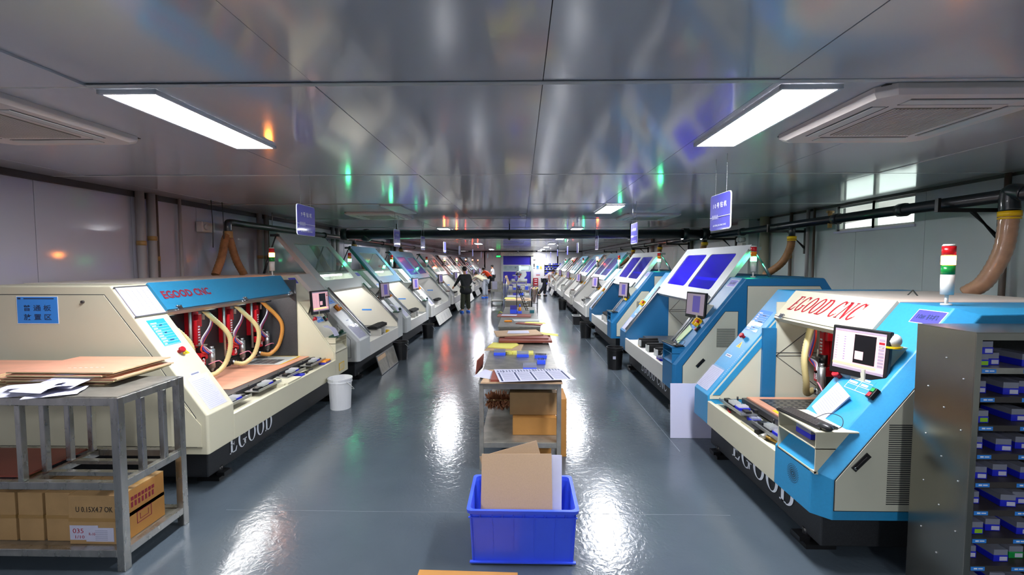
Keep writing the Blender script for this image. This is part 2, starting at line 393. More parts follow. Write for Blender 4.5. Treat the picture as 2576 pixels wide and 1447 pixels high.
# roll-up door
dr = thing('door_1', 'violet roll-up fabric door with a clear strip', None, (0, YF, 0)); dr['kind'] = 'structure'; del dr['label']
mb = MB(); mb.box((DX0 - .18, -.12, 0), (DX0, .0, 2.5)).box((DX1, -.12, 0), (DX1 + .2, .0, 2.5)); obj('door_frame', mb, M_grey, dr, bev=.01)
obj('roller_box', Box((DX0 - .22, -.3, 2.45), (DX1 + .22, 0, 2.8)), M_steeld, dr, bev=.02)
obj('fabric_panel', Box((DX0, .03, 1.72), (DX1, .05, 2.45)), M_door, dr)
obj('fabric_panel', Box((DX0, .03, .15), (DX1, .05, 1.15)), M_door, dr)
obj('clear_panel', Box((DX0, .035, 1.2), (DX1, .045, 1.66)), M_glass, dr)
for a, b2 in ((1.66, 1.72), (1.15, 1.2), (.03, .15)): obj('rail', Box((DX0, .01, a), (DX1, .07, b2)), M_white, dr)
t = tagit(obj('door_control_box', Box((1.0, YF - .08, 1.45), (1.16, YF, 1.85)), M_grey, bev=.01), 'grey control box with black buttons right of the far door', 'control box')
obj('button_panel', Box((1.04, YF - .09, 1.55), (1.12, YF - .08, 1.8)), M_black, t)
t = tagit(obj('drain_pipe', MB().box((1.0, YF - .15, 2.15), (1.22, YF, 2.85)), M_white, bev=.02), 'white vertical duct box above the door control box', 'duct')
t = thing('exit_sign', 'green lit emergency exit sign left of the far door', 'sign', (-1.9, YF - .06, 2.33))
obj('body', Box((-.2, -.02, 0), (.2, .06, .18)), M_black, t); obj('lit_face', Box((-.17, -.03, .03), (.17, -.02, .15)), M_exit, t)
mb = MB().box((-.04, -.033, .05), (.03, -.031, .12)).box((.05, -.033, .075), (.12, -.031, .095)); obj('symbol', mb, M_white2, t)
t = tagit(obj('wall_lamp', MB().box((-2.05, YF - .06, 2.6), (-1.7, YF, 2.64)).ball((-1.98, YF - .08, 2.6), .04).ball((-1.77, YF - .08, 2.6), .04), M_grey), 'twin-head emergency lamp above the green exit sign', 'lamp')
t = thing('camera_dome', 'small white security camera over the roll-up door', 'camera', (-.26, YF - .4, H - .14))
obj('body', MB().cyl((0, 0, .08), (0, 0, .14), .07).ball((0, 0, .06), .07), M_white, t); obj('lens', MB().cyl((0, -.05, .04), (0, -.09, .02), .03), M_black, t)
t = tagit(obj('mandatory_sign', MB().cyl((1.37, YF, 1.55), (1.37, YF - .015, 1.55), .1, n=24).box((1.27, YF - .01, 1.36), (1.47, YF, 1.42)), M_bluesheet), 'round blue mandatory sign on the white far wall', 'sign')
t = tagit(obj('warning_sign', MB().loft([[(1.55, YF - d, 1.46), (1.75, YF - d, 1.46), (1.65, YF - d, 1.64)] for d in (.015, 0)]).box((1.55, YF - .01, 1.36), (1.75, YF, 1.42)), M_yel), 'yellow triangular warning sign right of the round blue sign', 'sign')
t = tagit(obj('notice_sign', Box((1.24, YF - .01, .82), (1.6, YF, 1.02)), M_paper), 'small white and red notice above the red fire box', 'sign')
obj('red_band', Box((1.26, YF - .013, .84), (1.58, YF - .01, .9)), M_redtext, t)
t = thing('fire_box', 'red fire extinguisher box on the floor at the far white wall', 'fire box', (1.2, YF - .35, 0))
obj('body', Box((-.2, 0, 0), (.22, .3, .62)), M_firer, t, bev=.01)
for z in (.48, .33, .12): obj('lettering', Box((-.1, -.004, z), (.13, 0, z + .05)), M_white2, t)
# parts shelf at the far right
t = thing('parts_shelf', 'tall shelf of small blue boxes against the far right wall', 'shelf', (2.95, YF - .45, 0))
mb = MB()
for z in [.1 + .2 * k for k in range(9)]: mb.box((-1, 0, z), (1.2, .4, z + .02))
obj('shelf_board', mb, M_grey, t, kind='stuff')
obj('side_panel', Box((-1.02, 0, 0), (-1, .4, 1.75)), M_dark, t); obj('side_panel', Box((1.2, 0, 0), (1.22, .4, 1.75)), M_dark, t); obj('back_panel', Box((-1, .38, 0), (1.2, .4, 1.75)), M_dark, t)
mb = MB()
for z in [.12 + .2 * k for k in range(9)]:
    x = -.97
    while x < 1.1:
        ww = random.uniform(.06, .13); hh = random.uniform(.06, .14)
        mb.box((x, random.uniform(0, .06), z), (x + ww, .3, z + hh), random.choice([0, 0, 0, 1, 2])); x += ww + random.uniform(.01, .04)
o = obj('drill_boxes', mb, [M_bluebox, M_lid, M_white], kind='stuff'); o.location = (2.95, YF - .45, 0)
tagit(o, 'rows of tiny blue and white boxes filling the far right shelf', 'box')

# window in the right wall
wn = thing('window_1', None, None, (XR, 0, 0)); wn['kind'] = 'structure'
mb = MB(); F_ = .045
for (y0, y1) in ((WY0, (WY0 + WY1) / 2 + .02), ((WY0 + WY1) / 2 - .02, WY1)):
    mb.box((.03, y0, WZ0), (.08, y1, WZ0 + F_)).box((.03, y0, WZ1 - F_), (.08, y1, WZ1)).box((.03, y0, WZ0), (.08, y0 + F_, WZ1)).box((.03, y1 - F_, WZ0), (.08, y1, WZ1))
obj('window_frame', mb, M_white, wn)
for (y0, y1) in ((WY0 + F_, (WY0 + WY1) / 2 - .02), ((WY0 + WY1) / 2 + .02, WY1 - F_)): obj('window_pane', Box((.05, y0, WZ0 + F_), (.056, y1, WZ1 - F_)), M_glass, wn)
obj('window_sill', Box((-.02, WY0 - .02, WZ0 - .02), (.1, WY1 + .02, WZ0 + .012)), M_paper, wn)
aw = tagit(obj('awning', MB().loft([[(XR + .3, y_, 3.30), (XR + 3.0, y_, 3.02), (XR + 3.0, y_, 3.06), (XR + .3, y_, 3.34)] for y_ in (6, 16)]).tube([(XR + .3, 9.2, 2.5), (XR + 3.0, 9.9, 3.04)], .04), M_skyc), 'pale awning outside the high window', 'awning')

# ---------------------------------------------------------------- ceiling lamps
lamps = [(-1, 2.44, 1, 'lit ceiling panel lamp nearest on the left'), (1, 2.44, 1, 'lit ceiling panel lamp nearest on the right'),
         (-1, 7.32, 0, 'unlit ceiling panel lamp above the left machines'), (1, 7.32, 1, 'second lit ceiling panel lamp on the right'),
         (-1, 12.2, 1, 'lit left ceiling lamp just before the black cross pipe'), (1, 12.2, 1, 'third lit ceiling lamp on the right near the black cross pipe'),
         (-1, 17.08, 0, 'unlit left ceiling lamp beyond the black cross pipe'), (1, 17.08, 1, 'fourth lit ceiling lamp on the right'),
         (-1, 21.96, 1, 'lit left ceiling lamp over the aisle halfway down'), (1, 21.96, 1, 'fifth lit ceiling lamp on the right'),
         (1, 26.84, 1, 'sixth lit ceiling lamp on the right'), (-1, 31.72, 1, 'farthest lit ceiling lamp on the left'),
         (1, 31.72, 1, 'seventh lit ceiling lamp on the right'), (1, 36.3, 1, 'farthest lit ceiling lamp on the right near the door'),
         (-1, -2.44, 1, 'ceiling lamp behind the viewpoint on the left'), (1, -2.44, 1, 'ceiling lamp behind the viewpoint on the right')]
def lamp_parts(on):
    t = thing('ceiling_lamp', 'x', 'lamp')
    mb = MB().box((-.16, 0, 0), (.16, .02, .022)).box((-.16, 1.18, 0), (.16, 1.2, .022)).box((-.16, 0, 0), (-.142, 1.2, .022)).box((.142, 0, 0), (.16, 1.2, .022))
    obj('lamp_frame', mb, M_lightgap, t); obj('diffuser', Box((-.142, .02, .004), (.142, 1.18, .018)), M_lamp if on else M_lampoff, t); return t
pro = {0: None, 1: None}
for s_, y_, on, lab in lamps:
    if pro[on] is None: pro[on] = t = lamp_parts(on)
    else: t = copy_tree(pro[on])
    t['label'] = lab; t.location = (1.5 if s_ > 0 else -2.1, y_, H - .024); t['group'] = 'ceiling panel lamps'
# cassette air conditioners
def aircon(x, y, lab, far=False):
    t = thing('ceiling_aircon', lab, 'air conditioner', (x, y, H - .05), 0, 'ceiling cassette air conditioners')
    s = .52; c = .07
    o1 = [(-s+c, -s), (s-c, -s), (s, -s+c), (s, s-c), (s-c, s), (-s+c, s), (-s, s-c), (-s, -s+c)]
    mb = MB().loft([[(a * .93, b_ * .93, 0) for a, b_ in o1], [(a, b_, .02) for a, b_ in o1], [(a, b_, .05) for a, b_ in o1]])
    obj('face_panel', mb, M_acw, t, bev=.004)
    obj('grille', Box((-.27, -.27, -.004), (.27, .27, .0)), M_grille, t)
    if not far:
        mb = MB()
        for k in range(26): mb.box((-.27 + .021 * k, -.27, -.008), (-.262 + .021 * k, .27, -.004))
        obj('grille_bars', mb, M_acw, t, kind='stuff')
    for k in range(4):
        M = Matrix.Rotation(k * PI / 2, 4, 'Z')
        o = obj('air_vane', MB().box((-.3, .34, -.006), (.3, .41, .001), M=M), M_white, t, bev=.003)
        obj('vane_slot', MB().box((-.3, .412, -.001), (.3, .42, .001), M=M).box((-.3, .325, -.002), (.3, .33, .001), M=M), M_line, o)
    obj('shadow_gap', Box((-.5, -.5, .045), (.5, .5, .056)), M_dark, t)
aircon(2.38, 2.95, 'cassette air conditioner in the ceiling at the near right')
aircon(-3.33, 2.90, 'cassette air conditioner in the ceiling at the near left, pink lit')
aircon(-2.75, 8.9, 'cassette air conditioner above the left machines, farther off', True)
aircon(2.5, 9.2, 'cassette air conditioner above the blue machines on the right', True)
aircon(2.4, 14.5, 'cassette air conditioner beyond the black cross pipe on the right', True)
t = thing('smoke_detector', 'small round smoke detector on the ceiling centre', 'detector', (.03, 8.8, H - .06))
obj('base', MB().cyl((0, 0, .03), (0, 0, .06), .07, n=20), M_white, t); obj('sensor', MB().cyl((0, 0, .0), (0, 0, .03), .03, .05, n=16), M_grey, t)

# ---------------------------------------------------------------- pipework
def ribbed(pts, r, rib=.004, per=2, n=10, step=.03):
    P = spl(pts, 24); out = []; rs = []; d = 0; k = 0; last = P[0]; acc = [P[0]]
    for p in P[1:]:
        d += (p - last).length; last = p
        if d >= step / 2: acc.append(p); d = 0
    acc.append(P[-1])
    rs = [r + (rib if i % 2 else 0) for i in range(len(acc))]
    return MB().tube(acc, rs, n)
PXL, PXR, PZ = -4.62, 4.6, 2.56
t = thing('left_wall_pipe', 'black extraction pipe running along the left wall', 'pipe', (PXL, 7.15, PZ))
obj('pipe_run', MB().tube(spl([(0, 0, -.16), (0, 0, -.04), (0, .05, 0), (0, .3, 0)], 6) + [Vector((0, 30, 0))], .055, 12), M_blackm, t)
for y in (3.5, 8, 12.5, 17, 21.5, 26): obj('coupling', MB().cyl((0, y, 0), (0, y + .08, 0), .07, n=12), M_blackm, t)
for y in (1.3, 5.9, 10.4, 15): obj('hanger_rod', MB().cyl((0, y, .05), (0, y, H - PZ), .008, n=6), M_steeld, t)
t = thing('split_hose', 'brown forked duct hose hanging from the left wall pipe end', 'hose', (PXL, 7.15, 2.36))
obj('hose_branch', ribbed([(0, 0, .02), (0, -.08, -.1), (.02, -.2, -.35), (.02, -.36, -.62)], .055, .005), M_hosed, t)
obj('hose_branch', ribbed([(0, 0, .02), (0, .06, -.12), (.02, .16, -.4), (.05, .3, -.63)], .055, .005), M_hosed, t)
obj('clamp_wrap', MB().cyl((0, 0, -.05), (0, 0, .06), .07, n=12), M_tape, t, bev=.01)
def hose_drop(x, y, z0, pts, r, m, lab, clamp=M_yel):
    t = thing('duct_hose', lab, 'hose', (x, y, z0))
    obj('hose', ribbed([(0, 0, 0)] + pts, r, .004, n=12), m, t)
    obj('clamp', MB().cyl((0, 0, -.04), (0, 0, .01), r + .014, n=12).cyl((0, 0, -.065), (0, 0, -.048), r + .012, n=12), clamp, t)
    obj('stub_pipe', MB().tube([(0, 0, -.02), (0, 0, .1), (0, 0, PZ - z0)], r * .85, 12), M_blackm, t)
hose_drop(PXR, 4.43, 2.40, [(-.02, .02, -.35), (-.09, .1, -.65), (-.15, .22, -.78)], .07, M_hoser, 'rose-brown duct hose down to the nearest right machine')
hose_drop(PXR, 7.9, 2.36, [(0, .05, -.2), (-.08, .15, -.45), (-.25, .35, -.66)], .06, M_hosed, 'brown duct hose down to the blue machine second on the right')
hose_drop(PXR, 11.6, 2.42, [(-.03, .1, -.2), (-.2, .35, -.5), (-.4, .6, -.7)], .07, M_hosed, 'brown duct hose behind the blue-windowed cover, right wall')
hose_drop(PXR, 15.3, 2.42, [(-.03, .1, -.2), (-.3, .35, -.5), (-.6, .5, -.7)], .07, M_hosed, 'dark duct hose by the fourth machine on the right')
hose_drop(PXR, 18.9, 2.42, [(-.03, .1, -.2), (-.3, .35, -.5), (-.6, .5, -.7)], .07, M_hosed, 'dark duct hose by the fifth machine on the right')
hose_drop(PXL, 9.9, 2.42, [(.05, .2, -.2), (.15, .5, -.6), (.2, .55, -.7)], .07, M_hosed, 'brown duct hose behind the grey raised cover on the left', M_tape)
hose_drop(PXL, 12.6, 2.42, [(.05, .1, -.2), (.15, .2, -.5), (.2, .25, -.7)], .06, M_hosed, 'brown duct hose behind the teal raised cover on the left', M_tape)
hose_drop(PXL, 17.5, 2.42, [(.05, .1, -.2), (.15, .2, -.5), (.2, .25, -.7)], .07, M_hosed, 'brown duct hose behind the fourth cover on the left', M_tape)
t = thing('right_wall_pipe', 'black extraction pipe running along the right wall', 'pipe', (PXR, 0, PZ))
obj('pipe_run', MB().cyl((0, 1.5, .0), (0, 33, .02), .062, n=14), M_blackm, t)
for y in (5.6, 6.75, 9.6, 13, 17, 21, 25): obj('coupling', MB().cyl((0, y, 0), (0, y + .1, 0), .08, n=12), M_blackm, t)
obj('valve', MB().cyl((0, 6.95, -.12), (0, 6.95, .12), .03).cyl((-.05, 6.95, .12), (.05, 6.95, .12), .02), M_tape, t)
obj('elbow', MB().tube(spl([(0, 4.3, 0), (0, 4.42, .03), (0, 4.44, -.05), (0, 4.43, -.15)], 6), .075, 12), M_blackm, t)
for i, y in enumerate((4.93, 8.23, 10.85, 13.9, 18.3, 24.3)):
    mb = MB().box((XR - .05, y - .02, 2.08), (XR, y + .02, 2.53)).box((4.36, y - .02, 2.455), (XR - .05, y + .02, 2.495)).box((4.36, y - .02, 2.495), (4.39, y + .02, 2.60)).loft([[(4.72, y + d, 2.455), (4.76, y + d, 2.455), (XR - .05, y + d, 2.17), (XR - .05, y + d, 2.21)][::1] for d in (-.018, .018)])
    tagit(obj('pipe_bracket', mb, M_black), 'black angle-iron bracket under the right wall pipe, ' + ('nearest the camera', 'second from the camera', 'third from the camera', 'fourth from the camera', 'fifth from the camera', 'farthest')[i], 'bracket', 'pipe brackets on the right wall')
t = thing('cross_pipe', 'thick black pipe crossing the room under the ceiling', 'pipe', (0, 11, 2.6))
obj('pipe_run', MB().cyl((-4.3, 0, 0), (4.45, 0, 0), .11, n=20), M_blackm, t)
for x in (-4.25, 3.9, 4.35): obj('coupling', MB().cyl((x - .07, 0, 0), (x + .07, 0, 0), .14, n=18), M_blackm, t)
obj('valve_body', MB().ball((-3.75, .05, -.02), .16), M_blackm, t)
for x in (-.28, 2.6, -3): obj('hanger', MB().cyl((x, 0, -.14), (x, 0, .25), .012, n=6).box((x - .03, -.12, -.13), (x + .03, .12, -.115)), M_black, t)
def vpipe(x, y, r, m, lab, z1=H, clamps=()):
    t = thing('wall_pipe', lab, 'pipe', (x, y, 0))
    obj('pipe', MB().cyl((0, 0, 0), (0, 0, z1), r, n=12), m, t)
    for z in clamps: obj('clamp', MB().cyl((0, 0, z), (0, 0, z + .06), r + .006, n=12), M_tape, t)
PG = mat('pale_pipe', 'a09a98', .5); PB = mat('brown_conduit', '5b4c42', .5); PY = mat('beige_column', '9a9682', .6)
for a in ((-4.96, 5.9, .05, PG, 'left of the grey pipe pair on the left wall', H, (2.15,)), (-4.96, 6.08, .05, PG, 'right of the grey pipe pair on the left wall', H, (2.22,)),
          (-5.0, 6.22, .018, PB, 'thin brown conduit beside the grey pipe pair', H, (1.95,)), (-4.98, 6.62, .022, PG, 'single thin grey pipe on the left wall', H, ()),
          (-4.96, 8.62, .05, PG, 'grey pipe right of the forked hose', H, (2.0,)), (-4.96, 8.84, .04, PG, 'slimmer grey pipe right of the forked hose', H, (2.0,)), (-5.0, 8.98, .02, PB, 'thin brown conduit right of the forked hose', H, ()),
          (-4.96, 12.0, .05, PG, 'grey pipe on the left wall behind the cross pipe', H, ()), (-4.96, 12.3, .05, PG, 'second grey pipe on the left wall behind the cross pipe', H, ()),
          (-4.96, 17.5, .06, PG, 'grey pipe far along the left wall', H, ()), (-4.96, 17.9, .05, PB, 'brown pipe far along the left wall', H, ()),
          (5.0, 4.85, .028, PB, 'brown conduit nearest on the right wall', H, (2.2,)), (5.0, 7.95, .02, PB, 'brown conduit right of the window, thinner', H, ()),
          (5.0, 8.12, .03, PG, 'grey pipe left of the high window', H, ()), (5.0, 8.62, .03, PB, 'dark conduit left of the high window', H, (2.0,)),
          (4.95, 9.45, .09, PY, 'beige round column on the right wall', H, ()), (4.98, 13.5, .05, PB, 'brown pipe on the right wall behind the raised covers', H, ()), (4.98, 17.5, .06, PG, 'grey pipe far along the right wall', H, ())):
    vpipe(*a)
t = thing('wall_column', 'pale square column with a switch box on the right wall', 'column', (4.85, 9.9, 0))
obj('column_body', Box((0, 0, 0), (.2, .5, H)), M_wallr, t); obj('switch_box', Box((-.08, .1, 2.0), (0, .35, 2.35)), M_white, t, bev=.01)
obj('gauge', MB().cyl((-.1, .16, 2.42), (0, .16, 2.42), .05).cyl((-.1, .3, 2.42), (0, .3, 2.42), .05), M_grey, t)
t = thing('socket_box', 'small grey electrical box on the left wall by the hose fork', 'box', (XL + .03, 7.0, 2.4))
obj('body', Box((0, 0, 0), (.1, .3, .16)), M_white, t, bev=.01); obj('socket', MB().cyl((.1, .08, .08), (.14, .08, .08), .05), M_grey, t)
for i, (y, z) in enumerate(((6.75, 2.15), (7.0, 2.12))):
    tagit(obj('hanging_cable', MB().tube(spl([(-4.6, y, H), (-4.6, y + .02, 2.5), (-4.62, y + .04, z)], 5), .006, 5), M_black), ('left' if not i else 'right') + ' of two thin black cables dangling by the left wall', 'cable')

# ---------------------------------------------------------------- hanging number signs
signs = [(-2.28, 4.83, '9'), (-2.28, 8.38, '8'), (-2.28, 10.6, '7'), (-2.28, 13.65, '6'), (-2.28, 16.9, '5'), (-2.28, 21.5, '4'), (-2.28, 26.2, '3'), (-2.28, 31.1, '2'), (-2.28, 36., '1'),
         (1.74, 4.06, '10'), (1.74, 7.1, '11'), (1.74, 10.6, '12'), (1.74, 14.2, '13'), (1.74, 17.2, '14'), (1.74, 21.9, '15'), (1.74, 27., '16'), (1.74, 31.8, '17')]
for k, (x, y, nn) in enumerate(signs):
    s = 1 if x > 0 else -1
    t = thing('hanging_sign', 'violet hanging number board, %s from the camera over the %s row' % (('nearest', 'second', 'third', 'fourth', 'fifth', 'sixth', 'seventh', 'eighth', 'ninth')[k if k < 9 else k - 9], 'right' if s > 0 else 'left'), 'sign', (x, y, 2.37), 0, 'numbered boards on chains')
    F = frame((0, 0, 0), (0, -s, 0), (0, 0, 1))       # normal towards the aisle
    me = plate(rrect(.40, .31, .03), [], .012); me.transform(F); me.materials.append(M_sign); link('board', me, t)
    me = plate(rrect(.408, .318, .032), [], .008); me.transform(F); me.materials.append(M_white2); link('board_edge', me, t)
    if k in (0, 1, 2, 9, 10, 11):
        text('lettering', ' '.join(nn) + ' 号 钻 机' if len(nn) > 1 else nn + ' 号 钻 机', F, 0, .06, .27 if len(nn) > 1 else .24, .05, M_white2, t, bold=.02, z=.008)
        text('lettering', '#%s DRILLING MACHINE' % nn, F, 0, -.115, .26, .017, M_white2, t, bold=.01, z=.008)
        mb = MB().box((-.2, -.042, .007), (-.155, -.038, .009), M=F).box((-.03, -.042, .007), (.2, -.038, .009), M=F)
        for q in range(5):
            for a, b_ in (((-.155 + .025 * q, -.06), (-.1425 + .025 * q, -.02)), ((-.1425 + .025 * q, -.02), (-.13 + .025 * q, -.06))):
                mb.add([(a[0], a[1], .008), (a[0] + .005, a[1], .008), (b_[0] + .005, b_[1], .008), (b_[0], b_[1], .008)], [(0, 1, 2, 3)], M=F)
        obj('drill_symbol', mb, M_white2, t)
    for yy in (-.11, .11):
        mb = MB(); z = .14
        if k in (0, 9):
            while z < H - 2.37:
                mb.tube([(0, yy - .004, z), (0, yy, z + .013), (0, yy + .004, z)] if int(z / .012) % 2 else [(-.004, yy, z), (0, yy, z + .013), (.004, yy, z)], .0014, 4); mb.cyl((0, yy, z), (0, yy, z + .014), .0015, n=4); z += .012
        else: mb.cyl((0, yy, z), (0, yy, H - 2.37), .003, n=5)
        obj('chain', mb, M_alu, t)

# ---------------------------------------------------------------- drilling machines
M_linw = mat('warm_white_liner', 'e6e2d4', .45)
M_int = mat('work_lamp', 'ffffff', .5, emit=9)
M_intb = mat('work_lamp_bright', 'ffffff', .5, emit=42)
def inset_poly(prof, d):
    n = len(prof); out = []
    for i in range(n):
        p = Vector(prof[i - 1]); q = Vector(prof[i]); r = Vector(prof[(i + 1) % n])
        e1 = (q - p).normalized(); e2 = (r - q).normalized(); n1 = Vector((e1.y, -e1.x)); n2 = Vector((e2.y, -e2.x))
        b_ = (n1 + n2).normalized(); out.append(tuple(q + b_ * d / max(.3, b_.dot(n1))))
    return out
def drill_machine(g):
    side = g['side']; y0, y1 = g['y']; Ln = y1 - y0; Rt = side == 'R'; xf = g.get('xf', 1.86 if Rt else -2.56)
    zs, ut, zt, D = g.get('zs', .68), g['ut'], g.get('zt', 1.74), g.get('D', 1.9)
    wc, wf, ch = g.get('wc', .45), g.get('wf', .4), g.get('ch', .03); lod = g.get('lod', 0)
    body, pan = g['body'], g['panel']
    root = thing('drilling_machine', g['label'], 'machine', (xf, y0 if Rt else y1, 0), 0 if Rt else PI, 'CNC drilling machines in two rows')
    T = Vector((ut, zt - zs)); TL = T.length; c, s = T / TL; zb = .35
    P = [(0, zb), (0, zs), (ut, zt), (D - .1, zt), (D, zt - .15), (D, zb)]
    Q = [(ch, zb), (ch, zs - ch * .3), (ut + ch, zt - ch * .4), (D - .1, zt - .01), (D, zt - .16), (D, zb)]
    L3 = lambda poly, v: [(u, v, z) for u, z in poly]
    def SF(v, z): t = (z - zs) / s; return frame((c * t, v, z), (0, -1, 0), (c, 0, s))     # frame on the slope
    def us(z): return (z - zs) / s * c
    obj('console_pillar', MB().loft([L3(Q, 0), L3(P, ch), L3(P, wc)]), body, root, bev=.006)
    obj('side_pillar', MB().loft([L3(P, Ln - wf), L3(P, Ln - ch), L3(Q, Ln)]), body, root, bev=.006)
    vi0, vi1 = wc, Ln - wf
    rf = obj('roof_panel', MB().box((ut + .0, vi0, zt - .03), (D - .1, vi1, zt + .006)).loft([[(D - .1, v, zt - .03), (D, v, zt - .16), (D - .02, v, zt - .18), (D - .12, v, zt - .05)] for v in (vi0, vi1)]), g['roof'], root, bev=.003)
    obj('rear_panel', Box((D - .05, vi0, zb), (D, vi1, zt - .15)), body, root)
    bk = obj('inner_back_panel', Box((1.42, vi0, .5), (1.45, vi1, zt - .03)), g['back'], root)
    mb = MB(); a, b_ = vi0, vi1; m_ = (a + b_) / 2
    if lod == 0:
        for (p, q) in (((a, 1.15), (b_, 1.15)), ((a, 1.15), (m_, .6)), ((a, 1.15), (m_, 1.7)), ((b_, 1.15), (m_, .6)), ((b_, 1.15), (m_, 1.7))):
            mb.cyl((1.418, p[0], p[1]), (1.418, q[0], q[1]), .005, n=4)
        if g.get('xlines'): obj('crease_lines', mb, M_line, bk)
    # liners on the inner pillar faces
    PL = [(.02, .6), (.02, zs), (ut - .02, zt - .05), (1.40, zt - .05), (1.40, .6)]
    obj('inner_liner', MB().prism(PL, vi0, vi0 + .006), g['liner'], root)
    obj('inner_liner', MB().prism(PL, vi1 - .006, vi1), g['liner'], root)
    if g.get('darkend'): obj('dark_end_panel', Box((.52, vi0 + .008, .6), (1.38, vi0 + .02, zt - .05)), g['darkend'], root)  # dark panel over the rear part of the console-side inner face
    # base and feet
    obj('machine_base', Box((.14, .18, .07), (D - .12, Ln - .18, zb + .02)), M_base, root, bev=.01)
    for u in (.1, D - .3):
        for v in (.35, Ln - .35):
            obj('foot', MB().box((u, v - .09, 0), (u + .2, v + .09, .03)).cyl((u + .06, v, .03), (u + .06, v, .1), .03).box((u - .02, v - .05, .03), (u + .05, v + .05, .06)), M_black, root)
    # tray between pillars
    tz = .55
    obj('front_tray', MB().box((0, vi0, zb), (.035, vi1, tz + .03)).box((.035, vi0, tz - .06), (.4, vi1, tz)).box((.035, vi0, zb), (.06, vi1, zb + .02)), g['tray'], root, bev=.004)
    # work bed
    bz = .63
    obj('tool_drive_box', Box((.30, vi0 + .15, zb), (.9, vi1 - .15, bz - .06)), M_black, root)
    bed = obj('machine_bed', Box((.3, vi0 + .06, bz - .05), (1.15, vi1 - .06, bz)), M_granite, root, bev=.003)
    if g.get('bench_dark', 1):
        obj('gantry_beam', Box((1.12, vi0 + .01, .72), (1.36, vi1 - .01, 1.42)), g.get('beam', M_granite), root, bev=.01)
        obj('void_shade_slab', Box((1.1, vi0 + .01, .5), (1.14, vi1 - .01, .72)), M_black, root)  # black slab paints the darkness of the open space below the beam
    # work lamp under the roof
    if g.get('lamp'):
        uu = ut + .12
        obj('work_lamp', Box((uu, vi0 + .15, zt - .075), (uu + .04, vi1 - .15, zt - .045)), g['lamp'], root)
    # front lettering on the base
    if g.get('base_text'):
        F = frame((.138, 0, 0), (0, -1, 0), (0, 0, 1)); v = g['base_v']; me = serif_mesh(g['base_text'], 0, .17)
        text('lettering', '', F, -v[0], .23, v[1], .17, M_white2, root, me=me, z=.003)
    # visor or raised cover
    if g['mode'] == 'visor':
        z0 = g['vz']; t0 = (z0 - zs) / s; F = frame((c * t0, 0, z0), (0, -1, 0), (c, 0, s)); hh = TL - t0
        vs = obj('visor', MB().box((-vi1 + .002, 0, -.01), (-vi0 - .002, hh, .02), M=F).box((-vi1 + .002, 0, -.05), (-vi0 - .002, .006, .02), M=F), g['cover'], root, bev=.003)
        obj('visor_edge', MB().box((-vi1 + .002, -.022, -.05), (-vi0 - .002, -.002, .012), M=F), M_alu if not Rt else g['cover'], vs)
        for v in g.get('latch', (vi0 + .3, vi1 - .3)): obj('latch', MB().box((-v - .03, -.02, .02), (-v + .03, .02, .032), M=F).cyl((-v - .03, .02, .03), (-v + .03, .02, .03), .007, n=8, M=F), M_chrome, vs)
        kind, tv, tw, th, ty = g['vtext']
        if kind == 'serif': text('lettering', '', F, -tv, hh * ty, tw, th, M_redtext, vs, me=serif_mesh('EGOOD CNC', .55, .19, .085), z=.0215)
        else: text('lettering', 'EGOOD CNC', F, -tv, hh * ty, tw, th, M_redtext2, vs, bold=.035, z=.0215)
    else:
        u0, z0, u1, z1 = g['cov']; V = Vector((u1 - u0, z1 - z0)); hh = V.length; cc, ss = V / hh
        F = frame((u0, (vi0 + vi1) / 2, z0), (0, -1, 0), (cc, 0, ss)); W_ = (vi1 - vi0) + .1
        holes = []; wins = []
        for (a, b_, p, q, rr) in g['win']:            # window fractions a..b across, p..q up
            w_ = (b_ - a) * W_; h_ = (q - p) * hh
            lp = [(x + (a + b_ - 1) / 2 * W_, y + (p + q) / 2 * hh) for x, y in rrect(w_, h_, rr)]; holes.append(lp)
            lp2 = [(x + (a + b_ - 1) / 2 * W_, y + (p + q) / 2 * hh) for x, y in rrect(w_ + .01, h_ + .01, rr)]; wins.append(lp2)
        outer = [(-W_/2, 0), (W_/2, 0), (W_/2, hh), (-W_/2, hh)]
        me = plate(outer, holes, .03); me.transform(F @ Matrix.Translation((0, 0, .03))); me.materials.append(g['cover'])
        cv = link('raised_cover', me, root)
        for lp in wins:
            me = plate(lp, [], .006); me.transform(F @ Matrix.Translation((0, 0, .03))); me.materials.append(g['winmat']); link('window_pane', me, cv)
        mb = MB()
        for x in (-W_/2, W_/2 - .02): mb.box((x, 0, -.03), (x + .02, hh, .015), M=F)
        mb.box((-W_/2, -.004, -.03), (W_/2, .012, .04), M=F)
        obj('cover_edge', mb, g.get('edge', g['cover']), cv)
        for x in (-W_/2 - .02, W_/2 + .02):
            p1 = F @ Vector((x, hh - .04, 0)); v_ = p1.y
            gs = obj('gas_strut', MB().cyl(p1, (p1.x + .12, v_, (p1.z + zt) / 2), .012, n=8).cyl((p1.x + .12, v_, (p1.z + zt) / 2), (p1.x + .22, v_, zt), .02, n=8).box((p1.x - .05, v_ - .02, p1.z - .01), (p1.x + .09, v_ + .02, p1.z + .03)), M_blackm if not Rt else M_alu, root)
        for v in (vi0 + .012, vi1 - .04):
            Fs = SF(v, zs)
            obj('guide_rail', MB().cyl((-.014, .04, .035), (-.014, TL * .75, .035), .016, n=10, M=Fs).box((-.032, .0, .0), (.004, TL * .8, .016), M=Fs), M_alu, root)
